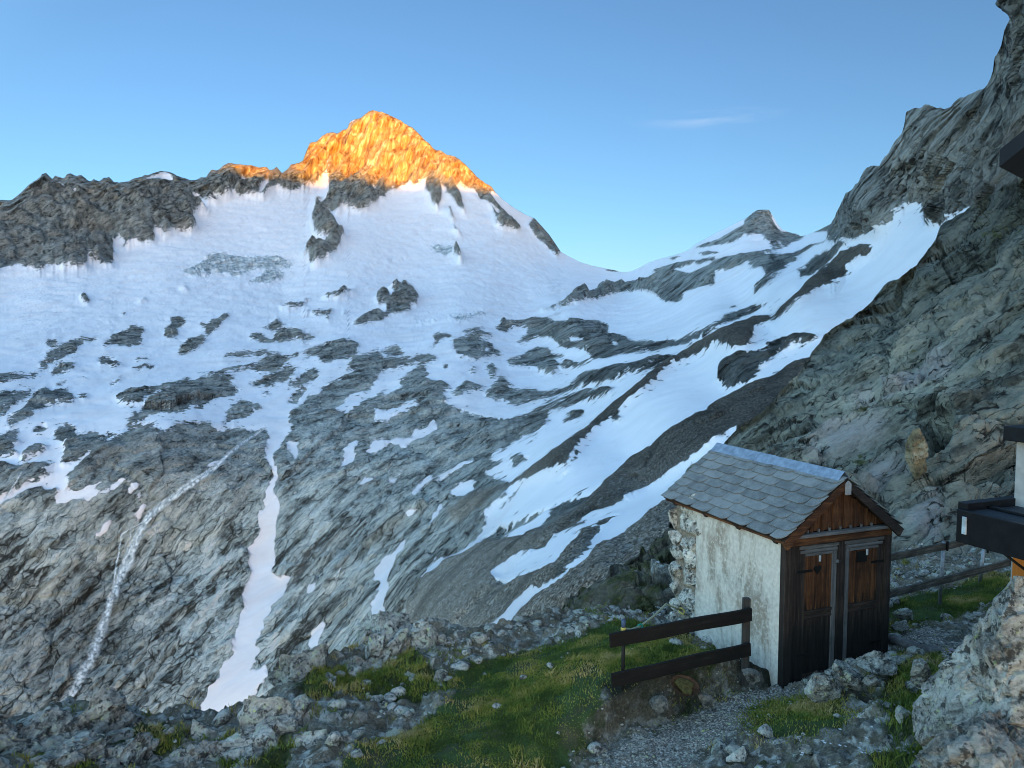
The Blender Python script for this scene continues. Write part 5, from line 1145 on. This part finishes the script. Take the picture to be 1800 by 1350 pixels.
for sgn, nm in ((-1, 0), (1, 1)):
    bm = bmesh.new()
    p0 = Vector((1 + sgn * 0.03, -.15, RZ - .105)); p1 = Vector((1 + sgn * 1.1, -.15, EZ - .07))
    add_beam(bm, p0, p1, 0.06, 0.1, (0, -1, 0)) if False else None
    w_ = 0.1
    add_prism(bm, [(1 + sgn * .04, RZ - .075), (1 + sgn * 1.13, RZ - .075 - 1.09 * sl), (1 + sgn * 1.05, RZ - .075 - 1.09 * sl - .11), (1 + sgn * .04, RZ - .2)], -.16, -.11)
    make('barge_board', bm, W_REDX if sgn < 0 else W_DARKX, hut)
    bm = bmesh.new()
    for yy in (0.1, 0.95, 1.8, 2.7): add_beam(bm, (1 + sgn * .03, yy, RZ - .14), (1 + sgn * 1.08, yy, RZ - .14 - 1.05 * sl), 0.08, 0.1)
    make('rafter', bm, W_DARKX, hut)
bm = bmesh.new(); add_prism(bm, [(.955, 2.83), (1.045, 2.83), (1.045, 2.99), (1.0, 3.035), (.955, 2.99)], -.19, -.162); make('ridge_board_end', bm, plain('bleached_board', (.36, .34, .32), .8), hut)
part('ridge_beam', W_DARK, hut, (.95, 1.05, -.108, 2.9, 2.86, 2.98))
part('eave_board', W_REDY, hut, (-.085, -.06, -.13, 2.95, EZ - .085, EZ - .018)); part('eave_board', W_REDY, hut, (2.06, 2.085, -.13, 2.95, EZ - .085, EZ - .018))
# roof: boarding, slates with one rounded corner, zinc ridge
L = math.hypot(1.12, RZ - EZ); tx, tz = 1.12 / L, (RZ - EZ) / L
def slope_pt(sgn, y, t, h):     # t metres down from the ridge, h above the boarding
    return (1 + sgn * (t * tx + h * tz), y, RZ - .03 - t * tz + h * tx)
for sgn in (-1, 1):
    bm = bmesh.new()
    q = [[bm.verts.new(slope_pt(sgn, y, t, h)) for y, t in ((-.14, 0), (2.99, 0), (2.99, L - .01), (-.14, L - .01))] for h in (-.035, -.006)]
    bm.faces.new(q[0]); bm.faces.new(q[1][::-1])
    for i in range(4): bm.faces.new((q[0][i], q[0][(i + 1) % 4], q[1][(i + 1) % 4], q[1][i]))
    make('roof_boarding', bm, W_DARKX, hut)
    V, F4, tone = [], [], []; bm = bmesh.new(); tl = bm.verts.layers.float.new('tone'); rr = random.Random(3 if sgn < 0 else 4)
    rows = 8; ex = L / rows
    for r in range(rows):
        t1 = (r + 1) * ex + .02; t0 = max(0.0, t1 - ex * 1.75); y = -.16 + (-.235 if r % 2 else 0) + rr.uniform(-.03, .03)
        while y < 3.0:
            w = .5 + rr.uniform(-.035, .035); ya, yb = max(y, -.16), min(y + w - .011, 3.0)
            if yb - ya > .06:
                rad = min(.13, (yb - ya) * .6, ex * .9); td = t1 + rr.uniform(-.008, .008)
                ol = [(yb, t0), (yb, td - .012)] + [(ya + rad - rad * math.sin(a), td - rad + rad * math.cos(a)) for a in [math.pi / 2 * k / 7 for k in range(8)]] + [(ya, t0)]
                tn = rr.random(); lift = rr.uniform(0, .005)
                def hgt(t, top): return .004 + .038 * (t - t0) / (t1 - t0) + lift + (.013 if top else 0)
                a = [bm.verts.new(slope_pt(sgn, p, t, hgt(t, 0))) for p, t in ol]; b = [bm.verts.new(slope_pt(sgn, p, t, hgt(t, 1))) for p, t in ol]
                for v in a + b: v[tl] = tn
                bm.faces.new(a); bm.faces.new(b[::-1])
                for i in range(len(ol)): bm.faces.new((a[i], b[i], b[(i + 1) % len(ol)], a[(i + 1) % len(ol)]))
            y += w
    make('roof_slates', bm, SLATE, hut)
for y0, y1, up in ((-.1, 1.45, 0), (1.38, 2.98, .006)):
    bm = bmesh.new(); q = []
    for y in (y0, y1):
        row = []
        for h in (.034 + up, .04 + up):
            row += [bm.verts.new(slope_pt(-1, y, .13, h)), bm.verts.new((1, y, RZ + .02 + h)), bm.verts.new(slope_pt(1, y, .13, h))]
        q.append(row)
    a, b = q
    for i, j in ((0, 1), (1, 2), (3, 4), (4, 5), (0, 3), (2, 5)): bm.faces.new((a[i], a[j], b[j], b[i]))
    for c in (a, b): bm.faces.new((c[0], c[1], c[4], c[3])); bm.faces.new((c[1], c[2], c[5], c[4]))
    make('ridge_cap', bm, ZINC, hut)

# ------------------------------------------------------------------ dark fence in front of the hut
def V3(a): return tuple(float(x) for x in a)
fA, fB = P(1072, 1127, 9.85), P(1320, 1079, 10.55)
fence = empty('wooden_fence', V3(P(1096, 1200, 9.95)), 'low black plank fence beside the plaster wall', 'fence')
def fpart(name, bm, mat, root, smooth=False):
    o = make(name, bm, mat, None, smooth); o.parent = root; o.matrix_parent_inverse = root.matrix_world.inverted() if False else o.matrix_parent_inverse
    for v in o.data.vertices: v.co -= root.location
    return o
def plank(p, q, w, h, mat, root, name='plank'):
    # the grain follows the object's own x axis
    p, q = Vector(V3(p)), Vector(V3(q)); d = q - p
    bm = bmesh.new(); add_box(bm, 0, d.length, -w / 2, w / 2, -h / 2, h / 2, .008)
    bmesh.ops.subdivide_edges(bm, edges=[e for e in bm.edges if e.calc_length() > d.length * .8], cuts=16)
    for v in bm.verts: v.co.z += .006 * math.sin(v.co.x * 5 + p.x); v.co.y += .008 * math.sin(v.co.x * 2.3)
    o = make(name, bm, mat, root); dn = d.normalized(); s_ = dn.cross(Vector((0, 0, 1))).normalized(); u = s_.cross(dn)
    from mathutils import Matrix
    M = Matrix((dn, -s_, u)).transposed().to_4x4(); M.translation = p - root.location; o.matrix_local = M
    return o
plank(fA, fB, .045, .185, W_FENCE, fence); plank(P(1075, 1197, 9.85), P(1318, 1140, 10.55), .045, .185, W_FENCE, fence)
bm = bmesh.new(); pt_ = P(1096, 1089, 9.99); add_tube(bm, [V3(pt_ - np.array([0, 0, 1.2])), V3(pt_ - np.array([0, 0, .07]))], .024); post = fpart('pipe_post', bm, BLACKIRON, fence, True)
bm = bmesh.new(); add_tube(bm, [V3(pt_ - np.array([0, 0, .1])), V3(pt_ - np.array([0, 0, .015])), V3(pt_)], [.032, .032, .022], 14); fpart('blue_cap', bm, plain('blue_plastic', (.05, .09, .16), .5), fence, True)
bm = bmesh.new(); add_tube(bm, [V3(pt_ - np.array([0, 0, .15])), V3(pt_ - np.array([0, 0, .105]))], .036, 14); fpart('yellow_strap', bm, plain('yellow_webbing', (.45, .36, .1), .8), fence, True)
bm = bmesh.new(); pb = P(1313, 1052, 10.62); add_box(bm, pb[0] - .05, pb[0] + .05, pb[1] - .02, pb[1] + .06, pb[2] - 1.25, pb[2], .008); fpart('wooden_post', bm, wood('grey_black_post_wood', [(.36, (.02, .019, .018)), (.55, (.06, .056, .05)), (.7, (.14, .13, .12))]), fence)
# rope from the post to the stone corner
bm = bmesh.new(); ring = H(-.03, 2.5, .33); k0 = P(1125, 1101, 10.6)
rp = [pt_ - np.array([0, 0, .125]), P(1110, 1106, 10.3), k0, P(1150, 1082, 11.6), P(1170, 1062, 12.4), ring]
add_tube(bm, [V3(p) for p in rp], .014, 8); rope = make('rope', bm, plain('pale_rope', (.42, .42, .28), .9, 0, 60), None, True); tag(rope, 'pale rope running from the capped pipe post to the stone corner', 'rope')
bm = bmesh.new(); add_tube(bm, [V3(k0 + np.array([.035 * math.cos(a), .015 * math.sin(2 * a), .03 * math.sin(a)])) for a in np.linspace(0, 9, 14)], .012, 6); make('teal_knot', bm, plain('teal_cord', (.02, .28, .2), .8), rope, True)
bm = bmesh.new(); add_tube(bm, [V3(H(-.045 + .01 * math.sin(3 * a), 2.46 - .1 * math.cos(a) * .8, .33 + .05 * math.sin(a))) for a in np.linspace(0, 12, 30)], .014, 6); make('yellow_loop', bm, bpy.data.materials['yellow_webbing'], rope, True)

# ------------------------------------------------------------------ rail fence behind the hut on the right
rf = empty('rail_fence', V3(P(1655, 1068, 13.8)), 'old two rail fence on metal posts behind the hut', 'fence')
plank(P(1548, 984, 12.9), P(1702, 951, 14.4), .05, .125, W_RAIL, rf, 'rail'); plank(P(1545, 1050, 12.9), P(1785, 986, 15.0), .05, .125, W_RAIL, rf, 'rail')
for px_, y0, y1, d in ((1659, 952, 1072, 13.95), (1730, 957, 1028, 14.65)):
    bm = bmesh.new(); a, b = P(px_, y0, d), P(px_ - 8, y1, d - .02); add_tube(bm, [V3(b), V3(a)], .032, 12); fpart('metal_post', bm, IRON, rf, True)
    bm = bmesh.new(); add_box(bm, a[0] + .03, a[0] + .06, a[1] - .06, a[1] - .03, a[2] - .16, a[2] + .02, .004); fpart('clamp', bm, BLACKIRON, rf)

# ------------------------------------------------------------------ rusty bowl, beam
bc = P(1203, 1203, 9.95)
bm = bmesh.new(); N = 28; prof = [(.0, -.1), (.09, -.09), (.15, -.05), (.185, 0), (.195, .004), (.18, .0), (.145, -.042), (.0, -.055)]
rings = [[bm.verts.new((r * math.cos(2 * math.pi * k / N), r * math.sin(2 * math.pi * k / N), z)) for k in range(N)] if r else [bm.verts.new((0, 0, z))] for r, z in prof]
for a, b in zip(rings, rings[1:]):
    for k in range(N):
        if len(a) == 1: bm.faces.new((a[0], b[k], b[(k + 1) % N]))
        elif len(b) == 1: bm.faces.new((a[k], b[0], a[(k + 1) % N]))
        else: bm.faces.new((a[k], b[k], b[(k + 1) % N], a[(k + 1) % N]))
RUST = plain('rusty_iron', (.07, .035, .017), .8, .2, 20, .7, .4)
bowl = make('iron_bowl', bm, RUST, None, True); bowl.location = V3(bc + np.array([0, -.05, .02])); bowl.rotation_euler = (R(16), R(8), 0); tag(bowl, 'rusty round bowl planted with moss below the dark fence', 'bowl')
v, f = rock_shape((.15, .15, .03), 77, 4, 4, 1.4); mo = link_mesh('moss_filling', v + np.array([0, 0, -.03]), f, plain('yellow_moss', (.09, .07, .02), .95, 0, 30, .7, .8), bowl, True)
bm = bmesh.new(); a, b = P(1562, 1123, 11.9), P(1660, 1152, 10.9); pth = [V3(a + (b - a) * t + np.array([0, 0, .01 * math.sin(t * 9)])) for t in np.linspace(0, 1, 12)]
add_tube(bm, pth, [.075 + .008 * math.sin(k * 1.7) for k in range(12)], 12); tag(make('log', bm, W_GREYX, None, True), 'grey weathered log lying right of the hut door', 'log')

# ------------------------------------------------------------------ mountain hut (the big house the view is taken from)
E0 = np.array([4.1, 7.1, 0.]); XA = np.array([.36, -.933, 0.]); XB = np.array([.933, .36, 0.])
big = empty('mountain_hut', V3(E0 + XB * .6 + np.array([0, 0, -5.4])), 'large mountain hut with dark canopy and orange shutter at right edge', 'house')
big.rotation_euler = (0, 0, math.atan2(XB[1], XB[0])); zb = -5.4          # local x runs along XB, local y along -XA
WHITE = plain('white_render', (.36, .37, .36), .9, 0, 12, .15); ORANGE = wood('orange_shutter_paint', [(.3, (.42, .12, .02)), (.6, (.62, .2, .035)), (.75, (.7, .26, .06))]); DSTEEL = plain('dark_steel_sheet', (.012, .014, .018), .45, .5, 8, .3); DECK = plain('blue_black_roof_sheet', (.02, .028, .036), .6, .0, 30, .3, .3)
part('wall', WHITE, big, (0.07, 6.0, -15.0, -0.1, 0, 4.36), bev=.01)
part('wall_cap', DSTEEL, big, (-.045, 6.05, -15.0, -.05, 4.362, 4.5), bev=.008)
part('canopy', DECK, big, (-.56, 1.4, -6.0, -.12, 3.56, 3.74), bev=.006)
part('canopy_fascia', DSTEEL, big, (-.62, -.562, -6.0, -.06, 3.45, 3.755), (-.56, 6.2, -.118, -.02, 3.45, 3.81), (-.3, -.26, -6, -.125, 3.742, 3.77), bev=.006)
part('bracket', plain('pale_metal', (.5, .62, .7), .35, .4), big, (-.64, -.622, -.17, -.13, 3.54, 3.7), bev=.003)
part('shutter', ORANGE, big, (-.05, -.002, -1.15, -.2, 2.1, 3.3), bev=.006)
bm = bmesh.new(); add_tube(bm, [(-.4, -.25, 3.45), (-.02, -.6, 3.05)], .012, 8); make('strut', bm, BLACKIRON, big, True)
# the storey behind and above the viewpoint, with its projecting eave
def wpart(name, mat, *boxes):
    bm = bmesh.new()
    for b in boxes: add_box(bm, *b, .01)
    o = make(name, bm, mat, big); o.matrix_parent_inverse = big.matrix_basis.inverted(); return o
c0 = P(1757, 279, 3.0); a1 = (P(1806, 240, 2.92) - c0) * 7; b1_ = (P(1806, 306, 3.28) - c0) * 7
bm = bmesh.new(); q = [[bm.verts.new(V3(c0 + a1 * i + b1_ * j + np.array([0, 0, h]))) for i, j in ((0, 0), (1, 0), (1, 1), (0, 1))] for h in (-.03, .035)]
bm.faces.new(q[0]); bm.faces.new(q[1][::-1])
for i in range(4): bm.faces.new((q[0][i], q[0][(i + 1) % 4], q[1][(i + 1) % 4], q[1][i]))
o = make('roof_eave', bm, DSTEEL, big); o.matrix_parent_inverse = big.matrix_basis.inverted()

# ------------------------------------------------------------------ flowers
def flowers(name, spots, r0, mat, label):
    V, F, n = [], [], 0
    for (x, y) in spots:
        z = float(gheight(x, y)) + rng.uniform(.03, .07); rr = r0 * rng.uniform(.7, 1.3)
        for k in range(5):
            a = k * 2 * math.pi / 5; c, s_ = math.cos(a), math.sin(a); c2, s2 = math.cos(a + .5), math.sin(a + .5); c3, s3 = math.cos(a - .5), math.sin(a - .5)
            V += [(x, y, z), (x + c3 * rr * .7, y + s3 * rr * .7, z + rr * .35), (x + c * rr, y + s_ * rr, z + rr * .3), (x + c2 * rr * .7, y + s2 * rr * .7, z + rr * .35)]; F.append((n, n + 1, n + 2, n + 3)); n += 4
    tag(link_mesh(name, np.array(V), np.array(F), mat), label, 'flowers', kind='stuff')
sp = []
m = inpoly(gpx, gpy, [(1430, 1275), (1560, 1290), (1560, 1345), (1400, 1345), (1400, 1300)]) & (rng.random(gx.shape) < .05)
sp = [(a, b) for a, b in zip(gx[m], gy[m])][:60]
if sp: flowers('white_flowers', sp, .018, plain('white_petals', (.75, .76, .74), .7), 'tiny white flowers on the rubble')
m = inpoly(gpx, gpy, [(1655, 1145), (1685, 1145), (1685, 1165), (1655, 1165)]) & (rng.random(gx.shape) < .5)
sp = [(a, b) for a, b in zip(gx[m], gy[m])][:40]
if sp: flowers('pink_flowers', sp, .02, plain('pink_petals', (.5, .34, .45), .7), 'small pink flower cushion beside the huge boulder')
